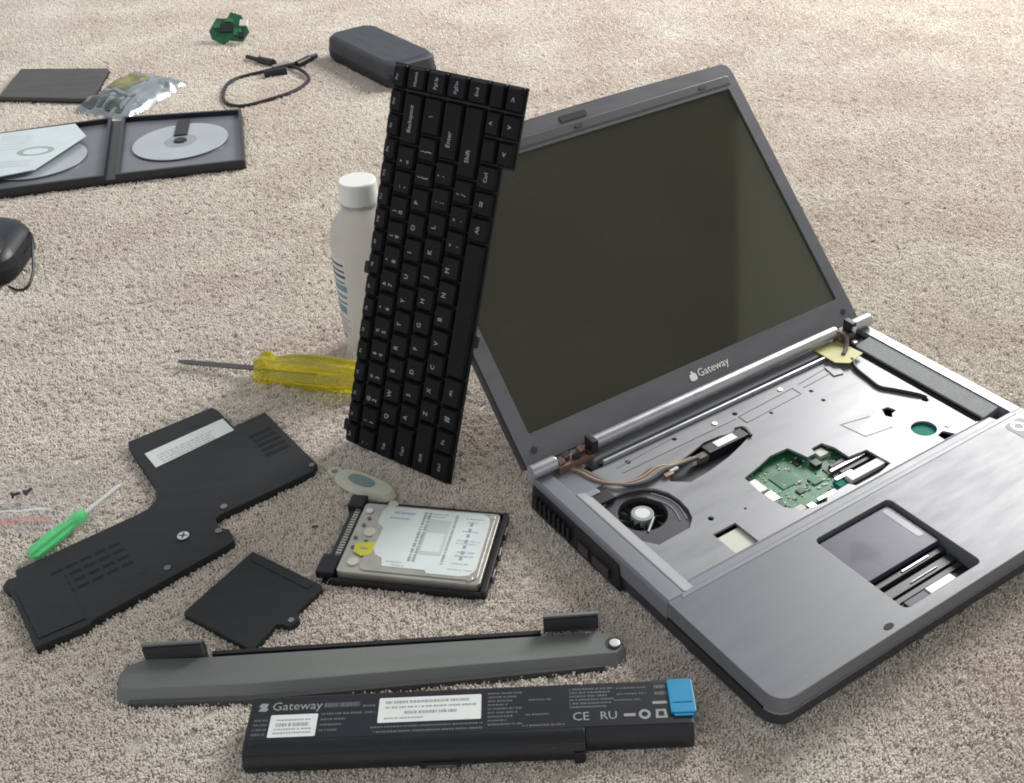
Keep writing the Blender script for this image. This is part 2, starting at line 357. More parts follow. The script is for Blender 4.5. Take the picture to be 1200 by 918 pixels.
        K(c.outputs[0], t.inputs['Geometry']); K(t.outputs[0], join.inputs[0])
    sm = N('GeometryNodeSetMaterial'); sm.inputs['Material'].default_value = pm; K(join.outputs[0], sm.inputs[0])
    inst = N('GeometryNodeInstanceOnPoints'); K(dist.outputs['Points'], inst.inputs['Points']); K(sm.outputs[0], inst.inputs['Instance'])
    rot = N('FunctionNodeRandomValue'); rot.data_type = 'FLOAT_VECTOR'; rot.inputs[0].default_value = (-.3,-.3,0); rot.inputs[1].default_value = (.3,.3,6.28)
    nz = N('ShaderNodeTexNoise'); nz.inputs['Scale'].default_value = 9; nz.inputs['Detail'].default_value = 3
    sub = N('ShaderNodeVectorMath'); sub.operation = 'SUBTRACT'; sub.inputs[1].default_value = (.5,.5,.5); K(nz.outputs['Color'], sub.inputs[0])
    scl = N('ShaderNodeVectorMath'); scl.operation = 'MULTIPLY'; scl.inputs[1].default_value = (2.6,2.6,0); K(sub.outputs[0], scl.inputs[0])
    add = N('ShaderNodeVectorMath'); add.operation = 'ADD'; K(rot.outputs[0], add.inputs[0]); K(scl.outputs[0], add.inputs[1])
    K(add.outputs[0], inst.inputs['Rotation'])
    sc = N('FunctionNodeRandomValue'); sc.data_type = 'FLOAT'; sc.inputs[2].default_value = .65; sc.inputs[3].default_value = 1.15
    far = N('ShaderNodeMapRange'); far.inputs[1].default_value = .45; far.inputs[2].default_value = 2.3; far.inputs[3].default_value = .85; far.inputs[4].default_value = 1.3; K(sep.outputs['Y'], far.inputs[0])
    mul = N('ShaderNodeMath'); mul.operation = 'MULTIPLY'; K(sc.outputs[1], mul.inputs[0]); K(far.outputs[0], mul.inputs[1]); K(mul.outputs[0], inst.inputs['Scale'])
    K(inst.outputs[0], go.inputs[0])
    md = p.modifiers.new('pile', 'NODES'); md.node_group = g
build_setting()
def build_lint():   # crumbs and lint lying in the pile
    rr = random.Random(5); mb = MB()
    for k in range(130):
        x, y = rr.uniform(-650,750), rr.uniform(350,1500); a = rr.uniform(0,3.14); l = rr.uniform(.8,2.6); w_ = rr.uniform(.4,.9)
        mb.box(-l,l,-w_,w_,2.2,3.2,Matrix.Translation((x,y,0)) @ Matrix.Rotation(a,4,'Z'))
    o = obj('lint', mb, mat('lint_brown',(.12,.09,.07),.9), smooth=None); o['kind'] = 'stuff'; o['label'] = 'scattered dark crumbs and lint lying in the carpet pile'
build_lint()
def build_room():   # the wall beside the window and the ceiling, mirrored in the dark screen
    a, d = Vector((2570,1100,0)), Vector((.568,-.823,0))
    p, q = a - d*250, a + d*3000; n = Vector((d.y,-d.x,0))*-120
    mb = MB(); mb.prism([tuple(v[:2]) for v in (p,q,q+n,p+n)], -3, 2500)
    o = obj('wall', mb, M['wall_reflect_pale'], smooth=None); o['kind'] = 'structure'
    p2, q2 = a - d*1400, a + d*2600
    mb = MB(); mb.prism([(p2.x,p2.y),(q2.x,q2.y),(q2.x-4200,q2.y),(p2.x-3600,p2.y)], 2400, 2480)
    o = obj('ceiling', mb, M['ceiling_reflect_dark'], smooth=None); o['kind'] = 'structure'
build_room()

# ------------------------------------------------------------------ laptop
LO = (.64308, 0); LA = .532952
def build_laptop():
    T = thing('laptop', 'open grey laptop with its keyboard removed and dark screen tilted back', 'laptop', (.00843, .64308, 0), LA)
    def P(pts): return [(u, -v) for u, v in pts]
    V = lambda u, v, z: (u, -v, z)
    def bx(u0,u1,v0,v1,z0,z1,mb=None): return (mb or MB()).box(u0,u1,-v1,-v0,z0,z1)
    # lower case
    lo = rrect(3,354,-262,-3,(4,4,14,14)); hi = rrect(.5,356.5,-265,-2,(4,4,12,12))
    obj('lower_case', MB().loft(lo,3,hi,9).loft([(x,y) for x,y in hi],9.01,hi,17), M['shell'], T)
    obj('interior_floor', bx(6,351,6,160,17.2,18), M['dark'], T)
    # port block on the rear half of the left side
    pb = obj('side_port_block', MB().loft(P([(-3,4),(8,4),(8,116),(-3,116)]),4,P([(-1,5),(8,5),(8,114),(-1,112)]),27).bevel(1.5), M['black'], T)
    for v in range(12, 60, 6): obj('vent_slot', bx(-4.2,-2.2,v,v+3,9,21), M['dark'], pb)
    for (a,b) in ((68,80),(86,104)): obj('port', bx(-4.0,-2.2,a,b,9,17), M['steel_dk'], pb)
    # palm rest
    out = rrect(0,357,-266,-163,(0,0,13,13)); hole = rrect(118,191,-256,-177,4)
    pr = obj('palm_rest', MB().holed(out,[hole],20,33).bevel(1.3,3), M['palm'], T)
    obj('front_lip', MB().loft(rrect(1,356,-264.5,-255,(0,0,12,12)),16,rrect(0.3,356.7,-266.6,-255,(0,0,13,13)),21.5), M['edge'], T)
    obj('palm_ridge', MB().loft(P([(10,158),(347,158),(350,166.5),(7,166.5)]),26,P([(12,162.5),(345,162.5),(347,166.5),(10,166.5)]),33.4).bevel(.5), M['deck'], T)
    obj('tray_ledge', MB().loft(P([(24,150),(334,150),(334,160),(24,160)]),26.2,P([(26,154),(332,154),(334,160),(24,160)]),29).bevel(.4), M['deck'], T)
    # touchpad with the button cover missing
    tp = obj('touchpad_recess', bx(119,190,178,255,20.2,21), M['dark'], T)
    obj('touch_surface', MB().prism(rrect(120,189,-224,-179,2),24,29.5).bevel(.6), M['touch'], tp)
    obj('glue_strip', MB().prism(rrect(180,186,-214,-181,2.5),29.5,29.7), M['deck'], tp)
    for (v0,v1,z,m,u0,u1) in ((226,230,25.5,'shell',119,189),(227,228.6,26.4,'silver',148,174),(233,240,24,'chip',119,189),(236.8,237.8,25,'silver',146,172),(241,245,22.5,'shell',124,189)):
        obj('button_contact', bx(u0,u1,v0,v1,21.2,z).bevel(.4), M[m], tp)
    obj('ribbon_pad', bx(150,174,246,253.5,21.2,24), M['white'], tp); obj('ribbon_pad', bx(130,149,246,253,21.2,23), M['touch'], tp)
    obj('lid_catch', MB().prism(ngon(98,-260,4,16,2.2),32.5,33.3), M['panel2'], T)
    # stickers on the right of the palm rest
    st = obj('sticker', MB().prism(rrect(325,345,-192,-171,4),33,33.25), mat('sticker_clear',(.20,.22,.235),.4,spec=.2), pr)
    obj('sticker_ring', MB().holed(ngon(334,-178,6,24),[ngon(334,-178,3.4,24)],33.3,33.45), M['white'], st)
    obj('sticker_bar', MB().prism(rrect(329,343,-190,-187,1),33.3,33.45), M['white'], st)
    # side bezels
    def strip(prof, v0, v1, name, m, bev=.5):
        v = [(u,-v0,z) for u,z in prof] + [(u,-v1,z) for u,z in prof]; n = len(prof)
        f = [tuple(range(n)), tuple(reversed(range(n,2*n)))] + [(i,(i+1)%n,n+(i+1)%n,n+i) for i in range(n)]
        return obj(name, MB().raw(v,f).bevel(bev), m, T)
    strip([(0,17),(0,31),(1.5,33),(14,33),(14,17)],4,163,'side_bezel',M['deck'])
    strip([(14.1,17),(14.1,33),(16,33.2),(25.5,29.5),(25.5,17)],40,162,'side_bezel_slope',mat('slope_grey',(.175,.182,.20),.45,.0,noise=.05,bump=.04,bscale=2500))
    obj('corner_plate', bx(14.1,40,4,39.8,22,30).bevel(.5), M['deck'], T)
    strip([(357,17),(357,31),(355.5,33),(345,33.5),(345,17)],4,163,'side_bezel',M['edge'])
    strip([(344.9,20),(344.9,32.5),(327.5,29.2),(327.5,20)],20,152,'speaker_strip',mat('grille_grey',(.27,.28,.285),.6,.0,noise=.2,nscale=500,bump=.4,bscale=1800))
    obj('side_gap_shade', bx(321.5,327.4,18,150,18.2,27.5), M['gapshade'], T)  # solid strip filling the gap, coloured as its shade
    obj('corner_socket', bx(322,344.8,2,19.5,18.2,29).bevel(.6), M['black'], T)
    obj('corner_pin', bx(327,331,15,19,29,32).bevel(.5), M['silver'], T)
    obj('rear_bar', MB().loft(P([(50,1),(322,1),(322,15),(50,15)]),20,P([(51,2),(321,2),(321,13),(51,13)]),30).bevel(.6), M['deck'], T)
    obj('rear_edge_strip', bx(56,312,17,19.2,25,31).bevel(.6), M['silver'], T)
    obj('rear_gap', bx(54,316,13.2,16.8,26.2,27.6), M['dark'], T)
    # keyboard tray with cut-outs
    fanhole = P([(27,57),(40,53),(52,53.5),(62,57),(70,64),(75,73),(76.5,84),(75,96),(71,105),(63,112),(34,113),(27,103)])
    cable_hole = P([(84,64),(92,56),(104,50.5),(120,47),(136,43),(150,44),(168,49),(170,58),(156,63),(140,68),(116,72.5),(96,74)])
    board_hole = P([(131,94),(150,90),(165,86),(182,87),(186,104),(194,104),(196,98),(207,98),(211,108),(211,122),(228,124),(230,146),(214,149),(190,149),(187,144),(166,145),(160,149),(140,146),(131,135),(129,112)])
    pad_hole = P([(71,127),(92,127),(92,151),(71,151)])
    oval = P([(283+10.5*cos(a),132+9.5*sin(a)) for a in [2*pi*i/16 for i in range(16)]])
    lslot = P([(284,144),(292,142.5),(297,151),(284,151)])
    slot2 = P([(272,103),(277,95),(283,96),(285,103),(279,104),(275,108)])
    small = [P(ngon(x,y,r,8)) for x,y,r in ((81,113.5,2.4),(251,43.5,2.0),(249.5,58.5,2.0),(180,29.5,2.4),(204,46,1.8),(120,26,2.2),(73,27,2.4),(314,107,3.2),(108,120,1.2))]
    tray = obj('keyboard_tray', MB().holed(P([(25.7,20),(322.8,20),(322.8,156),(25.7,156)]),[fanhole,cable_hole,board_hole,pad_hole,oval,lslot,slot2]+small,25,27), M['tray'], T, smooth=30)
    def line(a,b,wd=1.0,h=.5,m='tray'):
        a,b=Vector((a[0],-a[1],0)),Vector((b[0],-b[1],0)); d=(b-a).normalized(); n=Vector((-d.y,d.x,0))*wd/2
        obj('tray_rib', MB().prism([tuple((q)[:2]) for q in (a-n,b-n,b+n,a+n)],27,27+h), M[m], tray)
    line((62,35),(176,35)); line((180,34),(242,31)); line((180,44),(242,41)); line((242,31),(242,41)); line((180,34),(180,44)); line((250,30),(292,26)); line((250,36),(290,34)); line((62,28),(120,24),.8,.4)
    line((236,90),(262,96),.8,.4); line((236,90),(240,112),.8,.4); line((240,112),(266,116),.8,.4)
    for x,y in ((300,140),(158,30),(232,27)): obj('tray_screw', MB().prism(ngon(x,-y,2.2,10),27,27.9).bevel(.3), M['steel'], tray)
    # things seen through the cut-outs
    board = obj('mainboard', bx(122,236,82,152.5,19,20.2), M['green_pcb'], T)
    for (u0,u1,v0,v1,z,m) in ((131,140,96,110,23,'white'),(134,141,112,122,22,'steel'),(132,139,124,131,22,'chip'),(140,148,136,142,22,'cream'),
                              (150,156,139,144,22,'steel'),(186,193,106,113,24,'chip'),(197,206,99,107,24,'cream'),(172,180,118,126,21.5,'green_dark'),
                              (150,168,100,116,21,'green_dark'),(156,162,122,127,21.4,'chip'),(178,184,96,102,21.4,'chip'),(184,192,132,140,22.5,'teal')):
        obj('chip', bx(u0,u1,v0,v1,20.2,z).bevel(.3), M[m], board)
    rr = random.Random(11); mb = MB(); mb2 = MB()
    for k in range(170):
        u, v = rr.uniform(128,226), rr.uniform(87,150); a, b_ = rr.choice(((1.6,.8),(.8,1.6),(1.2,1.2),(2.4,1.4)))
        bx(u,u+a,v,v+b_,20.2,20.2+rr.uniform(.4,1.0),mb if k%3 else mb2)
    o = obj('small_components', mb, M['cream'], board, smooth=None); o['kind'] = 'stuff'
    o = obj('small_components', mb2, M['chip'], board, smooth=None); o['kind'] = 'stuff'
    mb = MB()
    for k in range(46):
        u, v = rr.uniform(130,205), rr.uniform(88,146); l = rr.uniform(5,18)
        if k%2: bx(u,u+l,v,v+.45,20.2,20.26,mb)
        else: bx(u,u+.45,v,min(151,v+l),20.2,20.27,mb)
    o = obj('traces', mb, mat('trace_green',(.09,.30,.16),.4), board, smooth=None); o['kind'] = 'stuff'
    ms = obj('memory_slot', bx(190,229,116,145,20.2,21.2), M['chip'], board)
    for (v0,v1,u0,u1,z,m) in ((118,121,194,224,24,'chip'),(122.5,125,190,226,24.5,'steel'),(127,130,196,228,23.5,'chip'),(134.5,142,194,229.5,25.5,'white'),(131,134,186,204,24,'steel'),(143.3,147,166,180,24,'white'),(139,142,160,178,23,'steel')):
        obj('slot_bar', bx(u0,u1,v0,v1,21.2,z).bevel(.3), M[m], ms)
    fan = obj('cooling_fan', MB().holed(P([(26,50),(78,50),(80,80),(78,114),(26,114)]),[P(ngon(47,78,18.5,28))],18.2,24.2).bevel(.3), M['fanbox'], T)
    obj('fan_hub', MB().cyl(V(47,78,18.3),V(47,78,24.8),9,8.4,24).bevel(.6), mat('hub_grey',(.30,.30,.32),.5), fan)
    obj('hub_sticker', MB().prism(P(ngon(47,78,5.6,20)),24.8,24.95), M['paper'], fan)
    mb = MB()
    for k in range(11):
        a = 2*pi*k/11; mb.raw([V(47+8*cos(a),78+8*sin(a),19),V(47+17*cos(a+.35),78+17*sin(a+.35),19),V(47+17*cos(a+.5),78+17*sin(a+.5),23.2),V(47+8*cos(a+.15),78+8*sin(a+.15),23.2)],[(0,1,2,3)])
    obj('fan_blades', mb, M['chip'], fan, recalc=False)
    obj('fan_strut', MB().cyl(V(51,86,24.4),V(38,96,24.4),1.1,n=8), M['deck'], fan)
    obj('fan_cover_rib', MB().tube([V(66,64,24.4),V(72,76,24.4),V(73,88,24.4),V(69,102,24.4)],.6,6), M['tray'], fan)
    obj('fan_cover_rib', MB().tube([V(61,66,24.4),V(67,78,24.4),V(68,88,24.4),V(64,100,24.4)],.6,6), M['tray'], fan)
    obj('cream_pad', bx(72,92,130,151.5,18.2,24.5), M['cream'], T)
    obj('teal_disc', MB().prism(P(ngon(284.5,133,10.5,20)),18.2,24.2), M['teal'], T)
    # cables and connectors in the slot behind the board
    sb = obj('slot_floor', bx(86,168,44,74,18.2,20), M['fanbox'], T)
    cb = obj('connector', bx(128,168,48,58.5,20.1,29.6).bevel(.8), M['black'], T)
    obj('connector_label', bx(138,158,49.8,56.8,29.65,30.0), M['white'], cb)
    obj('connector_latch', MB().tube([V(165,46,28),V(171,50,29),V(169,60,28.5)],1.6,6), M['black'], cb)
    obj('cable_plug', bx(117,130,52,58,22,28).bevel(.6), M['w_brown'], T); obj('cable_plug', bx(113,117,53,57,22.5,28.5).bevel(.4), M['cream'], T)
    base = [(24,2),(34,16),(39,34),(50,48),(66,53),(84,50),(98,53),(114,55)]
    for k,(m,dv,dz) in enumerate((('w_brown',-4,0),('w_tan',-1.3,1.0),('w_pink',1.4,.2),('w_grey',4,.9),('shell',6.2,0))):
        obj('wire', MB().tube([V(u+dv*.7,v+dv*(.75 if 2<i<6 else .35),30+dz-(1.5 if i>5 else 0)) for i,(u,v) in enumerate(base)],1.15,6), M[m], T)
    for k,(x,y) in enumerate(((84,50),(90,54),(83,57),(94,49))): obj('cable_tape', bx(x,x+8,y,y+4,27.4+.4*k,29.2+.4*k).bevel(.4), M[('w_tan','cream','copper','w_tan')[k]], T)
    obj('black_foam', bx(24,40,44,56,25,29.5).bevel(1), M['dark'], T)
    obj('white_tab', bx(22,33,40,46,28,30.4).bevel(.5), M['edge'], T)
    yt = obj('yellow_tape', MB().prism(P([(292,6),(318,7),(321,34),(301,38),(292,30)]),31,31.8), M['yellow_tape'], T)
    obj('tape_tab', MB().prism(P([(284,26),(296,30),(290,42),(281,40)]),27.2,28.2), M['tray'], T)
    obj('antenna_cable', MB().tube([V(308,34,31),V(302,44,29),V(299,60,28.5),V(297,74,28.5),V(303,84,28.6),V(313,100,28.5),V(317,106,27)],1.7,8), M['black'], T)
    # hinges
    for (a,b) in ((-2,20),(336,357)): obj('hinge_cap', MB().cyl(V(a,6,39),V(b,6,39),5.6,n=20).bevel(.7), M['silver'], T)
    hb = obj('hinge_bracket', bx(20,54,2,12,30,37).bevel(1), M['copper'], T)
    for (u,v,z,r) in ((24,8,38,2.6),(30,5,39,3.2),(37,9,38,2.8),(44,5,39,3),(49,10,37,2.5)): obj('hinge_piece', MB().cyl(V(u-2,v,z),V(u+3,v,z+1),r,n=10).bevel(.4), M[('copper','black','steel_dk','w_tan')[int(u)%4]], hb)
    obj('hinge_clip', bx(50,56,2,13,36,48).bevel(.8), M['black'], hb)
    h2 = obj('hinge_bracket', bx(318,335,2,12,29.5,37).bevel(1), M['copper'], T)
    obj('hinge_clip', bx(329,335,2,12,37,47).bevel(.8), M['black'], h2); obj('hinge_screw', MB().cyl(V(332,12,41),V(332,13.6,41),2.2,n=10), M['white'], h2)
    obj('hinge_wire', MB().tube([V(318,5,40),V(322,12,38),V(316,20,33),V(306,26,32)],2,7), M['w_brown'], T)
    # ---- lid
    th = .7918; O = (1.9, 6.5, 35.8)
    F = frame((O[0], O[1], O[2]), (1,0,0), (0, sin(th), cos(th)))
    top = [(0,-2),(355.3,-2)] + [(355.3,252),(353.5,257),(349,260.3)] + [(349-6*i, 260.5+2.2*sin(pi*i/57.)) for i in range(1,57)] + [(6.3,260.3),(1.8,257),(0,252)]
    inner = rrect(13.5,343,21.5,237,1.5)
    shell = obj('lid', MB().loft(top,-12,[(177.6+(x-177.6)*1.004,130+(y-130)*1.004) for x,y in top],-3), M['shell'], T, mtx=F)
    obj('lid_bezel', MB().holed(top,[inner],-2.9,0).bevel(1.1,3), M['bezel'], shell)
    obj('screen_panel', MB().box(12,344.5,20,238.5,-2.85,-1.9), M['screen'], shell)
    obj('bezel_rim', MB().holed([(177.6+(x-177.6)*1.005,130+(y-130)*1.006) for x,y in top],[[(177.6+(x-177.6)*.985,130+(y-130)*.982) for x,y in top]],-4.2,-1.2).bevel(.5), M['shell'], shell)
    obj('top_band', MB().loft(rrect(8,348,239.5,249.5,2),0,rrect(9,347,241,248.5,2),1.2).bevel(.4), mat('band_grey',(.11,.11,.122),.34,.2,noise=.05), shell)
    lt = obj('lid_latch', MB().prism(rrect(164,192,251.5,257.5,2),0,.8).bevel(.3), M['shell'], shell)
    for x in (12,343.5): obj('bezel_screw_cover', MB().prism(ngon(x,9,2.6,14),0,.8).bevel(.3), M['shell'], shell)
    for x in (40,178,315): obj('bezel_bumper', MB().prism(rrect(x-4,x+4,243,246,1.4),1.2,1.8), M['shell'], shell)
    bar = obj('hinge_bar', MB().cyl((54,-5,7.5),(318,-5,7.5),5.2,n=24).bevel(.8), M['silver'], shell)
    # logo: white blob mark plus the word
    mk = MB().prism([(170.6+dx,10.3+dy) for dx,dy in ((-3.6,-1),(-3.2,-3),(-1,-3.6),(2.2,-3.4),(3.6,-2),(3.6,1),(2.8,2.4),(1.4,2.6),(1,4.6),(-.6,4.6),(-.9,2.6),(-2.9,2.2))],0,.35)
    lg = obj('logo_mark', mk, M['white'], shell)
    put('logo_word', text_mesh('Gateway', 9.4, M['white'], 'logo_word', 'LEFT', .12), shell, Matrix.Translation((.1755,.0108,.0003)))
build_laptop()

# ------------------------------------------------------------------ loose keyboard leaning on the lid corner
def build_keyboard():
    R = Matrix(((.801,.552,.233),(-.598,.750,.282),(-.019,-.365,.931))).to_4x4()
    T = thing('keyboard', 'black laptop keyboard standing on end, leaning against the screen corner', 'keyboard', mtx=Matrix.Translation((-.1418,.7439,.0023)) @ R)
    # local: x = from function row to space bar, z = from left end up to right end, -y = towards the viewer
    out = [(0,0),(111,0),(111,252),(121.5,252),(121.5,311),(0,311)]
    Q = Matrix(((1,0,0,0),(0,0,-1,0),(0,1,0,0),(0,0,0,1)))     # (x,z) outline extruded along -y
    obj('base_plate', MB().prism(out,.6,2.4,Q).bevel(.4), M['kbplate'], T)
    for (x,z) in ((-2,14),(-2,150),(-2,296),(112,120)): obj('mount_tab', MB().prism(rrect(x-2.5,x+2.5,z-5,z+5,1.5),.7,2.0,Q), M['kbplate'], T)
    obj('ribbon_cable', MB().grid(lambda a,b:(20+28*a, 1.5+10*sin(b*2.4), -0.5+0*b+2*b),4,6), M['w_grey'], T, recalc=False)
    cache = {}
    def key(x0, x1, z0, z1, legs):
        kw, kh = x1-x0-.8, z1-z0-.8; k = (round(kw,1), round(kh,1))
        if k not in cache:
            a,b = kw/2, kh/2; t = 1.7
            lo = rrect(-a,a,-b,b,.8,1); hi = rrect(-a+t*.8,a-t*.8,-b+t,b-t,1.2,1)
            mb = MB(); mb.loft(lo,2.5,[(x*.985,z*.985) for x,z in lo],4.2,Q); mb.loft([(x*.985,z*.985) for x,z in lo],4.21,hi,6.6,Q)
            cache[k] = mb.mesh('key', M['key'], 30)
        o = put('key', cache[k], T, Matrix.Translation(((x0+x1)*.0005,0,(z0+z1)*.0005)) @ Matrix.Rotation(random.uniform(-.012,.012),4,'X') @ Matrix.Rotation(random.uniform(-.012,.012),4,'Z'))
        for (s, size, dx, dz) in legs:
            put('legend', text_mesh(s, size, M['legend'], 'legend'), o, Matrix(((0,-1,0,dx*.001),(0,0,-1,-.0068),(1,0,0,dz*.001),(0,0,0,1))))
    U = 19.45
    def row(x0, x1, keys, z=0):
        for kw, legs in keys: key(x0, x1, z, z+kw*U, legs); z += kw*U
        return z
    W = lambda s, dz=0, size=4.0, dx=0: [(s, size, dx, dz)]
    # function row
    fr = ['Esc'] + ['F%d'%i for i in range(1,13)] + ['Prt','Ins','Del','Pse']
    z = 1
    for s in fr: key(1.2, 14, z, z+18.2, [(s,3.3,-1,-.5)]); z += 18.2
    n = list('`1234567890-='); sh = list('~!@#$%^&*()_+')
    z = row(15.5, 33.5, [(1,[(a,5.6,3.2,-3),(b,4.6,-3.2,-3)]) for a,b in zip(n,sh)] + [(2,W('Backspace',0,5))])
    key(15.5,33.5,292.5,310.5,W('Home',0,4.2))
    row(34.5, 52.5, [(1.5,W('Tab',-4))] + [(1,[(c,5.6,-1.8,-2.2)]) for c in 'QWERTYUIOP'] + [(1,[('[',5.6,2,-2),('{',4.4,-3,-2)]),(1,[(']',5.6,2,-2),('}',4.4,-3,-2)]),(1.5,W('\\',0,5))])
    key(34.5,52.5,292.5,310.5,W('PgUp',0,4.2))
    row(53.5, 71.5, [(1.75,W('Caps',-4))] + [(1,[(c,5.6,-1.8,-2.2)]) for c in 'ASDFGHJKL'] + [(1,[(';',5.6,2,-2),(':',4.4,-3,-2)]),(1,[("'",5.6,2,-2),('"',4.4,-3,-2)]),(2.25,W('Enter',-6,5.4))])
    key(53.5,71.5,292.5,310.5,W('PgDn',0,4.2))
    row(72.5, 90.5, [(2.25,W('Shift',-8))] + [(1,[(c,5.6,-1.8,-2.2)]) for c in 'ZXCVBNM'] + [(1,[(',',6,2,-2),('<',4.4,-3,-2)]),(1,[('.',6,2,-2),('>',4.4,-3,-2)]),(1,[('/',5.6,2,-2),('?',4.4,-3,-2)]),(2.75,W('Shift',-10,5.4))])
    key(72.5,90.5,292.5,310.5,W('End',0,4.2))
    row(91.5, 109.5, [(1.25,W('Ctrl',0,4)),(1,W('Fn',0,4.4)),(1,[('#',8.0,0,0)]),(1.25,W('Alt',0,4)),(5.5,[]),(1,W('Alt',0,4.6)),(1,[('=',8.0,0,0)]),(1,W('Ctrl',0,4.6))], 0)
    for x0,x1,z0,s in ((91.5,105,272.5,'^'),(106,120.5,253,'<'),(106,120.5,272.5,'v'),(106,120.5,292,'>')): key(x0,x1,z0,z0+19,[(s,6.4,0,0)])
    key(91.5,105,253,272,[]); key(91.5,105,292,311,[])
build_keyboard()

# ------------------------------------------------------------------ bottle
def build_bottle():
    T = thing('bottle', 'translucent white plastic bottle with white cap standing behind the loose keyboard', 'bottle', (-.122,.890,0))
    prof = [(0,28),(1,30.5),(4,32),(60,32),(112,32),(122,31.4),(131,28.5),(139,23),(145,18.5),(148,16.4),(152,15.8),(156,15.8)]
    obj('bottle_body', MB().lathe(prof,40), M['bottle'], T, smooth=60)
    obj('cap', MB().lathe([(154,16.6),(155,17.3),(171,17.0),(173,16.2),(173.6,14.5)],40,None,20,.03,(155,170)), M['white'], T, smooth=50)
    obj('cap_ring', MB().lathe([(151,16.6),(151.5,17.2),(153.4,17.2),(153.6,16.6)],40), M['bottle'], T)
    def patch(a0,a1,z0,z1,r): return lambda a,b:(r*cos(a0+(a1-a0)*a), r*sin(a0+(a1-a0)*a), z0+(z1-z0)*b)
    lb = obj('label_sheet', MB().grid(patch(radians(150),radians(237),14,110,32.25),16,2), mat('label_clear',(.66,.66,.645),.35,noise=.05,nscale=40), T, smooth=60, recalc=False)
    for z0,h,m,a0,a1 in ((102,2.4,'navy_ink',160,232),(96,2.0,'navy_ink',162,233),(90,3.0,'navy_ink',170,233),(84.5,1.6,'navy_ink',165,230),(76,6,'teal_ink',160,233),(69,3,'teal_ink',172,230),(63,1.6,'navy_ink',165,229),(52,8,'teal_ink',178,225),(45,1.4,'rose_ink',170,229),(41,1.4,'rose_ink',170,222),(37,1.4,'rose_ink',170,229),(33,1.4,'rose_ink',170,226),(24,5,'rose_ink',175,215)):
        obj('label_line', MB().grid(patch(radians(a0),radians(a1),z0,z0+h,32.42),12,1), M[m], lb, smooth=60, recalc=False)
build_bottle()

# ------------------------------------------------------------------ screwdrivers
def axis_frame(p0, p1):   # z axis from p0 to p1 (metres)
    a = Vector(p0); d = (Vector(p1)-a); q = d.to_track_quat('Z','Y').to_matrix().to_4x4(); q.translation = a
    return q, d.length*1000
def build_screwdrivers():
    mt, ln = axis_frame((-.314,.881,.006),(-.122,.812,.017))
    T = thing('screwdriver', 'screwdriver with clear yellow handle lying behind the loose keyboard', 'screwdriver', mtx=mt)
    obj('shaft', MB().lathe([(0,.6),(1,1.6),(7,2.1),(9,2.5),(98,2.5)],12), M['steel_dk'], T)
    h = obj('handle', MB().lathe([(86,5),(87,11),(90,16),(95,17.5),(99,17),(103,13.5),(108,13),(118,15.5),(140,17),(165,16.6),(185,15),(195,11),(198,6)],72,None,6,.24,(86,190)), M['yel_clear'], T, smooth=40)
    obj('shaft_core', MB().lathe([(98.2,2.4),(150,2.4)],10), M['steel_dk'], h)
    mt, ln = axis_frame((-.318,.6885,.014),(-.3655,.6235,.0082))
    T = thing('screwdriver', 'small screwdriver with clear green handle lying beside the large black base cover', 'screwdriver', mtx=mt)
    obj('shaft', MB().lathe([(0,.8),(1,1.7),(5,2.0),(40,2.0)],12), mat('bright_steel',(.85,.85,.85),.45,.6), T)
    h = obj('handle', MB().lathe([(35,3),(36,4.8),(40,5.6),(45,5.4),(47,4.3),(51,4.5),(56,5.8),(70,6.2),(84,5.8),(87,3.6)],60,None,6,.32,(50,85)), M['grn_clear'], T, smooth=40)
    obj('shaft_core', MB().lathe([(40.2,1.3),(66,1.3)],8), M['steel'], h)
build_screwdrivers()

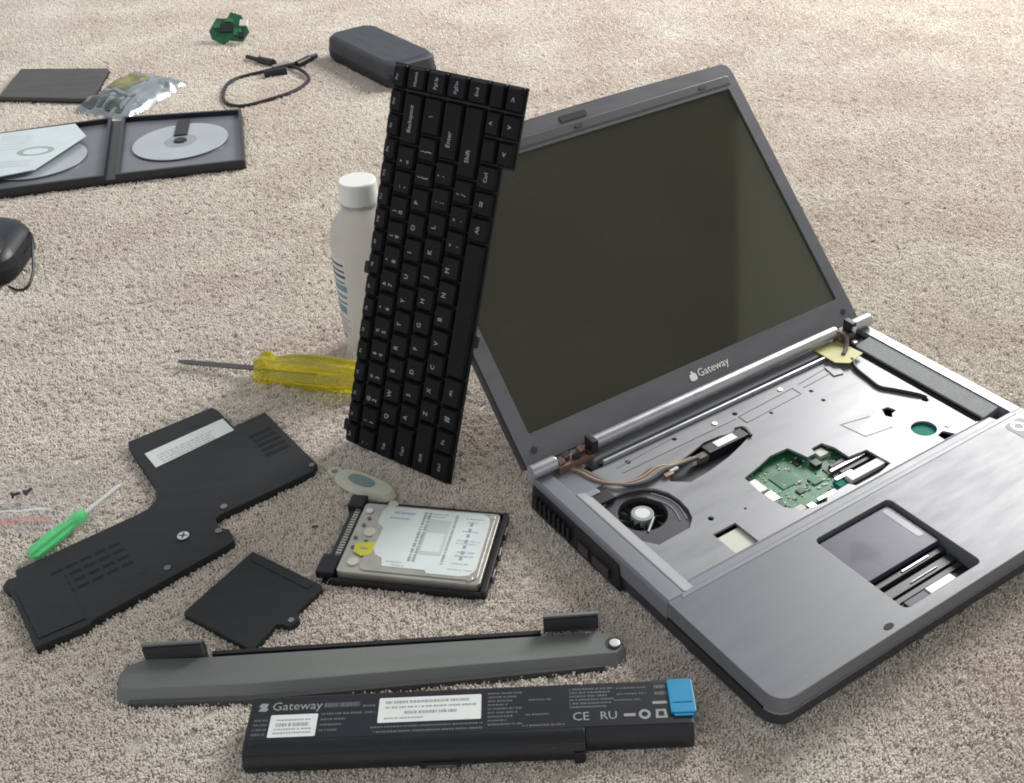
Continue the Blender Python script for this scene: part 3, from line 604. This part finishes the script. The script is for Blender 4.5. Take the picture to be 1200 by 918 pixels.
# ------------------------------------------------------------------ black base covers
def build_covers():
    W_ = [(-330,755),(-266,798),(-259,792),(-241,766),(-239,769),(-217,785),(-163,707),(-165,697),(-232,651),(-235,646),(-231,637),(-222,633),(-216,620),(-221,614),(-303,547),(-304,543),(-336,525),(-372,581),(-380,587),(-379,595),(-373,597),(-376,604),(-302,656),(-292,664),(-288,674),(-289,684),(-294,694),(-327,747)]
    cx,cy = -270,665
    L = lambda x,y:(x-cx,y-cy)
    T = thing('base_cover', 'large irregular black plastic base cover with white barcode strip on carpet', 'cover', (cx*.001,cy*.001,0))
    poly = [L(*p) for p in W_]
    obj('cover_plate', MB().prism(poly,.5,8).bevel(.9), M['panel'], T)
    lb = obj('barcode_label', MB().prism([L(*p) for p in ((-311,736),(-253,779),(-240,761),(-297,716))],8,8.25), M['paper'], T)
    d = Vector((58,43,0)).normalized(); n = Vector((14,-20,0)); n = (n - d*n.dot(d)).normalized()
    mb = MB(); o = Vector((-308,730,0)) - Vector((cx,cy,0))
    for k in range(4):
        a = 8
        while a < 56:
            l = random.uniform(1,4); q = o + d*a + n*(3.2+k*3.6)
            mb.raw([tuple((q+Vector((0,0,8.4)))), tuple(q+d*l+Vector((0,0,8.4))), tuple(q+d*l+n*1.7+Vector((0,0,8.4))), tuple(q+n*1.7+Vector((0,0,8.4)))], [(0,1,2,3)])
            a += l+random.uniform(.5,1.6)
    obj('label_print', mb, mat('pale_print',(.46,.49,.48),.7), lb, smooth=None)
    for p,r,m,h in (((-256,628),4.6,'steel',1.6),((-261,595),2.6,'gcover',.6),((-231,660),2.8,'w_grey',.8),((-230,632),2.8,'w_grey',.8),((-167,705),2.4,'w_grey',.8)):
        x,y = L(*p); s = obj('screw', MB().prism(ngon(x,y,r,16),8,8+h).bevel(.4), M[m], T)
        if m == 'steel':
            obj('screw_slot', MB().box(x-3.2,x+3.2,y-.6,y+.6,8+h,8.1+h), M['dark'], s); obj('screw_slot', MB().box(x-.6,x+.6,y-3.2,y+3.2,8.02+h,8.12+h), M['dark'], s)
    for p,r in (((-280,595),4),((-284,682),3.4)):
        x,y = L(*p); obj('screw_hole', MB().prism(ngon(x,y,r,16),7.9,8.12), M['dark'], T)
    # vents at the near left end: rows of short slots
    a = Vector((.82,.57,0)); b = Vector((.57,-.82,0)); o = Vector((-353,598,0)) - Vector((cx,cy,0))
    for j in range(4):
        for i in range(5):
            q = o + a*(4+i*11) + b*(3+j*9)
            c = [q, q+a*8.5, q+a*8.5+b*3, q+b*3]
            obj('vent_slot', MB().prism([tuple(v[:2]) for v in c],7.9,8.15), M['panel2'], T)
    o = Vector((-226,757,0)) - Vector((cx,cy,0))
    for j in range(5):
        q = o + b*(5+j*8.0) - a*4
        c = [q, q+a*21, q+a*21+b*4.5, q+b*4.5]
        obj('vent_rib', MB().prism([tuple(v[:2]) for v in c],7.9,8.2), M['panel2'], T)
    obj('cover_step', MB().prism([L(*p) for p in ((-368,582),(-336,533),(-308,549),(-339,598))],8,8.7).bevel(.3), M['panel'], T)
    W2 = [(-201,609),(-146,569),(-144,565),(-160,543),(-157,536),(-163,530),(-170,533),(-173,533),(-185,512),(-188,512),(-240,549),(-240,552)]
    cx,cy = -193,560
    T = thing('bay_cover', 'small square black plastic cover with one screw tab on carpet', 'cover', (cx*.001,cy*.001,0))
    obj('cover_plate', MB().prism([L(*p) for p in W2],.4,6).bevel(.8), M['panel'], T)
    obj('screw', MB().prism(ngon(*L(-163,536),2.2,12),6,6.6).bevel(.3), M['w_grey'], T)
    obj('cover_lip', MB().prism([L(*p) for p in ((-198,603),(-152,569),(-155,565),(-201,599))],6,6.5).bevel(.2), M['panel'], T)
build_covers()

# ------------------------------------------------------------------ grey hinge cover strip
def build_hinge_cover():
    cx,cy = -105,492; L = lambda x,y:(x-cx,y-cy)
    T = thing('hinge_cover', 'long grey plastic hinge cover strip with two raised tabs lying behind the battery', 'cover', (cx*.001,cy*.001,0))
    lo = [L(*p) for p in ((-274,498),(-270,506),(-256,511),(-216,508),(12,506),(45,506),(57,504),(63,496),(63,487),(60,481),(47,477),(-70,473),(-183,470),(-261,474),(-271,478))]
    hi = [L(*p) for p in ((-271,497),(-268,503),(-256,508),(-216,506),(12,504),(44,504),(55,502),(60,495),(60,489),(56,485),(46,485),(-70,483),(-183,480.5),(-259,483),(-267,485))]
    obj('strip', MB().loft(lo,.5,hi,8).bevel(.7), M['gcover'], T)
    obj('front_edge', MB().loft([L(*p) for p in ((-261,473),(-183,469),(-70,472),(47,476),(47,480),(-70,477),(-183,474),(-261,477))],.4,[L(*p) for p in ((-261,474),(-183,470.5),(-70,473.5),(47,477.5),(47,480),(-70,477),(-183,474),(-261,477))],4.2), M['gedge'], T)
    obj('back_edge', MB().prism([L(*p) for p in ((-212,507.5),(8,505.5),(8,508.5),(-212,510.5))],.4,8.6), M['dark'], T)
    for (x0,x1,yc) in ((-257,-217,508.5),(10,47,509)):
        prof = []
        for i in range(9):
            a = radians(-60+150*i/8); prof.append((yc-cy+7*cos(a), 9.5+11*sin(a)))
        inn = [(yc-cy+(y-(yc-cy))*.82, 9.5+(z-9.5)*.84) for y,z in reversed(prof)]
        pr = prof+inn; n = len(pr)
        v = [(x0-cx,y,z) for y,z in pr]+[(x1-cx,y,z) for y,z in pr]
        f = [(i,(i+1)%n,n+(i+1)%n,n+i) for i in range(n)] + [(i,i+1,n-2-i,n-1-i) for i in range(8)] + [(n+i+1,n+i,2*n-1-i,2*n-2-i) for i in range(8)]
        tb = obj('barrel_tab', MB().raw(v,f), M['gcover'], T)
        obj('barrel_shade_wall', MB().box(x0-cx+.4,x1-cx-.4,yc-cy-1,yc-cy+3,7,18), M['gedge'], tb)  # dark colour stands in for the shade inside the tab
    x,y = L(55,493)
    sr = obj('screw_recess', MB().prism(ngon(x,y,5.6,20),7.9,8.2), M['gedge'], T)
    obj('screw', MB().prism(ngon(x+.6,y-.6,3.6,14),8.2,9.8).bevel(.6), M['steel'], sr)
build_hinge_cover()

# ------------------------------------------------------------------ battery
def build_battery():
    T = thing('battery', 'long black laptop battery with white labels and blue tab at its right end', 'battery', (-.1745,.4595,0), radians(-1.9))
    # x along the length, y negative towards the viewer
    def prof(front):
        return [(0,1),(0,18.5),(-1.5,20),(-34,20),(front+6,18.6),(front+2,15),(front,10),(front+1.2,4),(front+4,.8),(-6,.8)]
    def seg(x0,x1,front,name,m):
        p = prof(front); n = len(p); v = [(x0,y,z) for y,z in p]+[(x1,y,z) for y,z in p]
        f = [tuple(range(n)), tuple(reversed(range(n,2*n)))]+[(i,(i+1)%n,n+(i+1)%n,n+i) for i in range(n)]
        return obj(name, MB().raw(v,f).bevel(.8,2,40), M[m], T)
    seg(0,205,-45.5,'battery_body','batt'); seg(205.05,270,-40,'battery_end','batt')
    lb = obj('label_face', MB().prism(rrect(2,268,-33.5,-2.5,1.5),20,20.15), M['battlabel'], T)
    obj('seam', MB().box(0.5,204.5,-42.9,-42.5,16.6,17.1), M['dark'], T)
    lt = obj('latch', MB().box(106,130,-46.7,-44.9,4,9).bevel(.8), M['batt'], T); obj('latch_slot_glint', MB().box(110,128,-47.0,-46.65,5.2,7.4), M['printdim'], lt)  # slot in a paler grey, a painted highlight on the latch
    for x in (200,): obj('release_notch', MB().box(198,204.5,-45.9,-45.0,2,12).bevel(.3), M['dark'], T)
    z = 20.16
    def sticker(x0,x1,y0,y1,rows,name='sticker'):
        s = obj(name, MB().prism(rrect(x0,x1,y0,y1,.8),z,z+.2), M['paper'], lb)
        obj('sticker_print', flatprint(rows, z+.27), M['ink'], s, smooth=None)
    sticker(14,43,-32,-15.5,[(17,40,-29,1.1),(17,40,-26.3,1.1),(18,38,-23,2.6),(18,39,-19.5,1.1)])
    sticker(80,143,-24.5,-6,[(84,136,-9.5,2.0),(84,140,-13.4,1.4),(96,128,-17.5,2.2),(84,108,-21.5,1.2)])
    put('brand_word', text_mesh('Gateway', 8.8, M['print'], 'brand_word', 'LEFT'), lb, Matrix.Translation((.0135,-.0092,(z+.06)*.001)))
    obj('brand_mark', MB().prism([(8.4+dx,-9.3+dy) for dx,dy in ((-3.2,-2.6),(1.8,-3.2),(3,-1),(1.6,-.6),(2.6,2.8),(-1.6,3.2),(-3.4,.8),(-1.4,.2))],z,z+.08), M['print'], lb)
    obj('fine_print', flatprint([(46,68,-9.4,3.4)],z+.05), M['printdim'], lb, smooth=None)
    obj('fine_print', flatprint([(4,12.5,-19,1.5),(4,12.5,-22.5,1.5),(4,12.5,-26,1.5),(4,12.5,-29.5,1.5),(45,72,-16,1.6),(45,60,-20,1.5),(45,58,-24,1.5),(45,56,-28,1.5),(70,78,-11,1.5),(70,78,-16,1.5)],z+.05), M['printdim'], lb, smooth=None)
    obj('fine_print', flatprint([(76,144,-27.5,1.2),(78,144,-31,1.3)]+[(147,168-3*(k%4),-6-2.9*k,1.3) for k in range(9)]+[(172,186,-12,1.1),(170,184,-23,1.1),(168,194,-31,1.2)],z+.05), M['printdim'], lb, smooth=None)
    obj('fine_print', flatprint([(197,224-(k%3)*2,-5.5-2.7*k,1.3) for k in range(6)]+[(226,244,-6,1),(226,244,-10.5,1),(224,240,-15,1),(249,258,-6,2.4),(249,258,-11,2.4)],z+.05), M['printdim'], lb, smooth=None)
    put('ce_mark', text_mesh('CE', 8.6, M['print'], 'ce_mark', 'LEFT'), lb, Matrix.Translation((.198,-.0262,(z+.06)*.001)))
    put('ru_mark', text_mesh('RU', 8.2, M['print'], 'ru_mark', 'LEFT'), lb, Matrix.Translation((.2145,-.0262,(z+.06)*.001)))
    obj('approval_bar', MB().prism(rrect(229,236,-27.3,-25.2,.4),z,z+.08), M['print'], lb)
    obj('round_mark', MB().holed(ngon(241.5,-26.2,3.6,20),[ngon(241.5,-26.2,1.9,20)],z,z+.08), M['print'], lb)
    obj('bin_mark', MB().holed([(247.8,-29.4),(255,-29.4),(254.4,-23),(248.4,-23)],[[(249.6,-28),(253.2,-28),(253,-24.4),(249.8,-24.4)]],z,z+.08), M['print'], lb)
    obj('approval_bar', MB().prism(rrect(247,256,-19,-17,.3),z,z+.08), M['print'], lb)
    bt = obj('blue_tab', MB().prism(rrect(257,272.5,-27.5,-2,1.8),14,22.2).bevel(.8), M['blue'], T)
    obj('blue_tab_rib', MB().prism(rrect(259,271,-20,-19,.4),22.2,22.6), M['blue'], bt)
    obj('blue_tab_foot', MB().prism(rrect(259,270.5,-29,-27.6,.6),20.3,21.4), M['blue'], bt)
build_battery()

# ------------------------------------------------------------------ hard drive in caddy
def build_drive():
    T = thing('hard_drive', 'bare silver hard drive with white label sitting in its black caddy', 'hard drive', (-.081,.6055,0), radians(-13.3))
    obj('caddy_plate', MB().prism(rrect(-57,64,-46,40,2),.5,2.6).bevel(.4), M['black'], T)
    obj('caddy_rail', MB().box(-50,64,-46,-43.4,2.6,7).bevel(.5), M['black'], T); obj('caddy_rail', MB().box(-46,64,36,38.4,2.6,9).bevel(.5), M['black'], T)
    rb = obj('caddy_end', MB().box(61.5,65.5,-46,38,2.6,10).bevel(.6), M['black'], T)
    for y in (-30,-8,14): obj('end_clip', MB().box(65.5,67.5,y,y+9,3,9).bevel(.5), M['steel_dk'], rb)
    cn = obj('connector', MB().box(-57,-46.5,-30,30,2.6,8.6).bevel(.6), M['chip'], T)
    for k in range(20): obj('pin', MB().box(-53,-49,-27+2.8*k,-25.4+2.8*k,8.6,9.4), M['hddmetal'], cn)
    obj('corner_block', MB().box(-60,-47,28,42,2.6,12).bevel(1), M['black'], T); obj('corner_block', MB().box(-62,-48,-42,-22,2.6,9.5).bevel(1.2), M['leather'], T)
    body = obj('drive_body', MB().prism(rrect(-46,60,-41.5,33.5,3),2.7,11.6).bevel(.7), M['hddmetal'], T)
    cov = obj('top_cover', MB().prism(rrect(-30,57,-38.5,31.5,5),11.6,12.5).bevel(.3), M['hddmetal'], body)
    lab = obj('drive_label', MB().prism([(-27,30),(-12,30.5),(48,30.5),(53,27),(54.5,20),(54.5,-28),(51,-34),(44,-36),(20,-36),(18,-33),(-14,-33),(-16,-25),(-22,-22),(-25,-16),(-24,6),(-30,12),(-30,24)],12.5,12.75), M['hddlabel'], body)
    z = 12.8
    obj('label_print', flatprint([(26+2*k,44,20-0*k-6*k,1.6) for k in range(0)]+[(36,50,24,1.6),(38,46,20,1.4),(36,48,10,1.4),(37,50,-12,1.6),(36,50,-16,1.6),(36,48,-24,1.4),(-20,-4,24,2.2),(-22,-6,18,1.8),(-12,0,-28,1.2),(-8,2,-31,1.2),(4,22,26,1.2),(4,20,23,1.2),(34,52,0,1.1),(34,50,-3,1.1),(34,52,-30,1.1)],z), mat('blue_ink',(.36,.41,.50),.7), lab, smooth=None)
    mb = MB()
    for k in range(2):
        for j in range(18): mb.box(3+k*3.4,5.2+k*3.4,-26+3*j,-26+3*j+random.uniform(1.4,2.8),z-.05,z+.05)
    obj('label_print', mb, M['ink'], lab, smooth=None)
    mb = MB()
    for j in range(22): mb.box(27.5,29.5,-26+2.4*j,-26+2.4*j+random.uniform(1,2.1),z-.05,z+.05)
    for j in range(7): mb.box(40,42.4,-20+6*j,-20+6*j+3.4,z-.05,z+.05)
    obj('label_print', mb, M['ink'], lab, smooth=None)
    obj('label_panel', MB().holed([(8,-18),(26,-18),(26,20),(8,20)],[[(10,-14),(24,-14),(24,6),(10,6)]],z-.04,z+.02), mat('panel_tint',(.50,.56,.55),.5), lab)
    ys = obj('warning_sticker', MB().prism([(-40,-12),(-24,-9),(-25,-22),(-32,-25),(-39,-21)],12.52,12.72), M['yel_sticker'], body)
    obj('sticker_print', MB().box(-35,-29,-18,-16,12.73,12.8), M['ink'], ys)
    for x,y,r in ((-36,-31,4.2),(-33,1,4.6),(-24,33.5,4),(-40,24,3),(52,-37,2.4),(55,28,2.4)):
        s = obj('screw', MB().prism(ngon(x,y,r,18),11.6,12.9).bevel(.4), M['cream' if r>3.5 else 'steel'], body)
    for x,y in ((-40,8),(-42,-6),(-41,-16),(-38,16),(-33,-9)): obj('spindle_stud', MB().prism(ngon(x,y,1.6,10),11.6,12.4), M['steel_dk'], body)
build_drive()

# ------------------------------------------------------------------ small stick between keyboard and drive
def build_stick():
    T = thing('usb_stick', 'small oval off-white memory stick with grey-green inset beside the hard drive', 'memory stick', (-.122,.678,0), radians(-35))
    body = [(30*math.copysign(abs(cos(a))**.75,cos(a)), 11*math.copysign(abs(sin(a))**.8,sin(a))) for a in [2*pi*i/36 for i in range(36)]]
    obj('stick_body', MB().loft([(x*.93,y*.88) for x,y in body],.5,body,3.5).loft(body,3.52,[(x*.88,y*.78) for x,y in body],8.6), M['ivory'], T, smooth=60)
    obj('inset', MB().prism([(-3+x*.42,y*.5) for x,y in body],8.6,9.0).bevel(.2), M['teal_grey'], T)
    obj('lanyard_loop', MB().holed(ngon(-33,2,5.5,16),[ngon(-33,2,3,16)],2,5.5).bevel(.5), M['ivory'], T)
build_stick()

# ------------------------------------------------------------------ background things
def build_background():
    # black padded case
    ax = Vector((.116,-.183,0)).normalized(); ang = math.atan2(ax.y, ax.x)
    T = thing('zip_case', 'dark grey rounded zip case lying behind the top of the keyboard', 'case', (-.168,1.71,0), ang)
    lo = rrect(-108,108,-44,44,20); hi = rrect(-106,106,-42,42,20)
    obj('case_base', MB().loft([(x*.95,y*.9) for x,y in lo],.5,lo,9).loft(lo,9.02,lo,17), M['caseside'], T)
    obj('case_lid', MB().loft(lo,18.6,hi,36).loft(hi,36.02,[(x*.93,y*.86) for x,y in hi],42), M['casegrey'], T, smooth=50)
    obj('zip', MB().loft([(x*1.004,y*1.01) for x,y in lo],17.02,[(x*1.004,y*1.01) for x,y in lo],18.55), M['rubber'], T)
    # green board
    T = thing('circuit_board', 'small green circuit board lying behind the black cable', 'circuit board', (-.437,1.905,.002), radians(-12))
    b = put('board', MB().prism([(-31,-6),(-23,16),(-6,15),(-2,26),(16,20),(32,-6),(24,-22),(2,-20),(-6,-27),(-25,-18)],0,2.2).mesh('board', M['green_dark'], 30), T, Matrix.Translation((0,0,.022)) @ Matrix.Rotation(radians(42),4,'X') @ Matrix.Scale(1.15,4))
    for (x0,x1,y0,y1,h,m) in ((16,28,2,12,3,'white'),(-14,6,-8,6,3,'chip'),(-24,-14,-2,8,4,'green_pcb'),(10,20,-14,-4,5,'green_pcb'),(-8,4,8,14,3,'green_pcb'),(18,28,-18,-10,6,'chip')):
        obj('chip', MB().box(x0,x1,y0,y1,2.2,2.2+h).bevel(.4), M[m], b)
    # usb cable
    T = thing('usb_cable', 'short black cable with two plugs coiled in an open loop on carpet', 'cable', (-.34,1.70,0))
    L = lambda x,y,z=3.5:(x+340,y-1700,z+1.2)
    obj('cord', MB().tube([L(-345,1755),L(-318,1736,5),L(-300,1716,7),L(-285,1690,6),L(-279,1664),L(-296,1622),L(-330,1592),L(-365,1573),L(-392,1590),L(-404,1630),L(-405,1675),L(-392,1702),L(-362,1716,5),L(-335,1722,8),L(-312,1736,8),L(-296,1752,6)],2.7,8,5), M['rubber'], T)
    for a,b in (((-372,1778),(-344,1754)),((-352,1702),(-318,1712)),((-306,1738),(-288,1764))):
        pl = obj('plug', MB().cyl(L(*a,6),L(*b,6),5.6,6.4,12).bevel(1.2), M['rubber'], T)
    obj('plug_tip', MB().cyl(L(-394,1798,6),L(-373,1779,6),3.6,n=8), M['rubber'], T); obj('plug_tip', MB().cyl(L(-286,1767,6),L(-279,1778,6),4.6,n=8), M['steel_dk'], T)
    obj('label_tag', MB().box(-14,14,-5,5,6,9).bevel(.5), M['w_grey'], T, mtx=Matrix.Translation((.012,.030,.004)) @ Matrix.Rotation(.5,4,'Z'))
    # flat dark slab
    poly = [(-757,1672),(-766,1806),(-614,1776),(-603,1633)]; c = (-685,1722)
    T = thing('flat_drive', 'flat dark grey rectangular slab lying at the far left', 'external drive', (c[0]*.001,c[1]*.001,0))
    p = [(x-c[0],y-c[1]) for x,y in poly]
    obj('slab_body', MB().prism(p,.5,11).bevel(1.2,3), M['slab'], T); obj('slab_side', MB().prism([(x*1.006,y*1.006) for x,y in p],3,6), M['dark'], T)
    # antistatic bag
    q = [Vector(v) for v in ((-622,1603,0),(-528,1548,0),(-470,1700,0),(-565,1764,0))]; cc = Vector((-548,1655,0))
    T = thing('antistatic_bag', 'crumpled shiny silver antistatic bag between the slab and the disc case', 'bag', (cc.x*.001,cc.y*.001,0))
    from mathutils import noise as nz
    def bagtop(a,b,k=1.0):
        s = q[0]*(1-a)*(1-b)+q[1]*a*(1-b)+q[2]*a*b+q[3]*(1-a)*b - cc
        e = min(a,1-a,b,1-b)*2
        h = 1.5 + k*(16*min(1,e*2.6)**.6) + 7*nz.noise(Vector((a*5,b*6,.3)))*min(1,e*4) + 3*nz.noise(Vector((a*13,b*11,2)))
        s += Vector((4*nz.noise(Vector((a*3,b*4,7))),4*nz.noise(Vector((a*3,b*4,9))),0))
        return (s.x,s.y,max(1.0,h))
    mb = MB(); mb.grid(bagtop,34,34); mb.grid(lambda a,b:(bagtop(a,b)[0],bagtop(a,b)[1],.6),4,4)
    obj('bag_film', mb, M['film'], T, smooth=70)
    obj('bag_label', MB().grid(lambda a,b:(lambda v:(v[0],v[1],v[2]+.5))(bagtop(.16+.34*a,.42+.40*b)),8,8), mat('olive_label',(.20,.19,.08),.5,noise=.3), T, smooth=70)
    obj('bag_panel', MB().grid(lambda a,b:(lambda v:(v[0],v[1],v[2]+.4))(bagtop(.1+.7*a,.06+.3*b)),8,8), M['film_dk'], T, smooth=70)
    # open disc case
    T = thing('disc_case', 'open black double disc case lying at the left edge of the carpet', 'disc case', (-.514,1.43,0), radians(0))
    def half(poly, name):
        c = [Vector((x+514,y-1430,0)) for x,y in poly]
        ctr = sum(c,Vector())/4
        ins = [ctr+(v-ctr)*.945 for v in c]; t = lambda L:[(v.x,v.y) for v in L]
        tr = obj(name, MB().holed(t(c),[t(ins)],.6,15).bevel(.9), M['dvdblack'], T)
        obj('tray_floor', MB().prism(t([ctr+(v-ctr)*.95 for v in c]),.7,8.2), M['dvdfloor'], tr)
        return tr, ctr
    tr, ctr = half([(-530,1536),(-359,1534),(-323,1342),(-486,1323)], 'case_half')
    obj('disc_hub', MB().lathe([(8.2,9),(12.6,8.6),(13,7)],20,Matrix.Translation((ctr.x-2,ctr.y+2,0))), M['black'], tr)
    obj('disc_clip', MB().box(-9,9,20,78,11,13).bevel(.6), M['black'], tr, mtx=Matrix.Translation((ctr.x*.001-.003,ctr.y*.001,0)) @ Matrix.Rotation(.12,4,'Z'))
    tl, ctl = half([(-705,1503),(-546,1537),(-500,1322),(-655,1296)], 'case_half')
    obj('spine', MB().prism([(-530+514,1536-1430),(-546+514,1537-1430),(-500+514,1322-1430),(-486+514,1323-1430)],.6,9).bevel(.5), M['dvdblack'], T)
    def disc(x,y,z,lab,tilt=0):
        D = thing('optical_disc', lab, 'disc', (x,y,z))
        obj('disc_plate', MB().holed(ngon(0,0,64,56),[ngon(0,0,8,20)],0,1.2), M['disc'], D)
        obj('disc_ring', MB().holed(ngon(0,0,22,36),[ngon(0,0,9,20)],1.22,1.4), M['disc_hub'], D)
        return D
    disc(-.514+ctr.x*.001-.002, 1.43+ctr.y*.001+.002, .0096, 'silver disc clipped into the right half of the open case')
    disc(-.514+ctl.x*.001-.01, 1.43+ctl.y*.001-.01, .0096, 'pale disc lying under the leaflet in the left half of the open case')
    bk = [(-705,1490),(-590,1512),(-561,1462),(-598,1352),(-660,1330),(-700,1400)]; c = (-630,1425)
    B = thing('leaflet', 'pale blue printed leaflet lying loose in the left half of the case', 'leaflet', (c[0]*.001,c[1]*.001,.0165))
    sh = obj('leaflet_sheet', MB().prism([(x-c[0],y-c[1]) for x,y in bk],0,1.2), M['booklet'], B)
    obj('leaflet_print', MB().holed(ngon(14,-8,25,28,16),[ngon(14,-8,17,28,11)],1.21,1.3), mat('leaflet_ink',(.33,.37,.36),.6), sh)
    obj('leaflet_print', flatprint([(-50,-8,50-9*k,2.2) for k in range(6)]+[(-40,20,-40-8*k,2.4) for k in range(3)],1.3), mat('leaflet_ink_pale',(.45,.49,.50),.6), sh, smooth=None)
    # dark rounded case at the left edge
    T = thing('rounded_pouch', 'glossy black rounded pouch with thin cord loop at the left edge', 'pouch', (-.571,1.108,0))
    mb = MB(); lv = [(.5,.72),(4,.88),(11,.98),(20,1.0),(31,.97),(40,.87),(46,.70),(49,.45)]
    for (z0,k0),(z1,k1) in zip(lv,lv[1:]): mb.loft([(x*k0,y*k0+(1-k0)*4) for x,y in rrect(-43,43,-58,56,34,8)],z0,[(x*k1,y*k1+(1-k1)*4) for x,y in rrect(-43,43,-58,56,34,8)],z1)
    bmesh.ops.remove_doubles(mb.bm, verts=mb.bm.verts[:], dist=.01)
    obj('pouch_body', mb, M['leather'], T, smooth=80)
    obj('pouch_seam', MB().loft(rrect(-43.6,43.6,-58.6,56.6,34.6,8),19.5,rrect(-43.6,43.6,-58.6,56.6,34.6,8),21.5), M['rubber'], T)
    obj('pouch_flap', MB().loft(rrect(-30,36,-50,-10,14,6),40,rrect(-26,32,-44,-14,12,6),49.5).bevel(1), M['leather'], T)
    obj('pouch_button', MB().lathe([(0,6),(1.6,6),(2.4,4)],16,Matrix.Translation((8,-28,42)) @ Matrix.Rotation(.7,4,'X')), M['silver'], T)
    obj('cord_loop', MB().tube([(40,30,30),(47,18,30),(53,-4,24),(58,-30,12),(58,-52,5),(48,-56,3),(36,-50,5)],1.5,7), M['rubber'], T)
build_background()

# ------------------------------------------------------------------ clear bag with two screws
def build_bag():
    from mathutils import noise as nz
    T = thing('plastic_bag', 'flat clear plastic bag with faded red zip line at the left edge', 'bag', (-.42,.69,0))
    def sheet(x0,x1,y0,y1,z): 
        def f(a,b):
            x = x0+(x1-x0)*a; y = y0+(y1-y0)*b
            return (x,y,z+2.5*nz.noise(Vector((x*.03,y*.05,1)))+1.2*nz.noise(Vector((x*.1,y*.12,4))))
        return f
    obj('bag_sheet', MB().grid(sheet(-70,72,-40,48,5),30,20), M['bag'], T, smooth=80, recalc=False)
    obj('zip_line', MB().grid(sheet(-60,52,-31,-23,5.6),24,2), M['bagred'], T, smooth=80, recalc=False)
    obj('zip_line', MB().grid(sheet(-30,48,-15,-12.5,5.6),20,1), M['bagwhite'], T, smooth=80, recalc=False)
    for i,(x,y,r) in enumerate(((-.4045,.692,.4),(-.3955,.695,.9))):
        s = thing('screw', ('dark screw inside the clear bag, nearer the left edge','dark screw inside the clear bag, nearer the green screwdriver')[i], 'screw', (x,y,.0075), r, 'loose screws in the clear bag')
        obj('screw_head', MB().cyl((-3.4,0,2),(-1.6,0,2),2.8,n=12).bevel(.3), M['gedge'], s); obj('screw_shank', MB().cyl((-1.6,0,2),(3.6,0,2),1.3,n=8), M['gedge'], s)
build_bag()

bpy.context.view_layer.update()
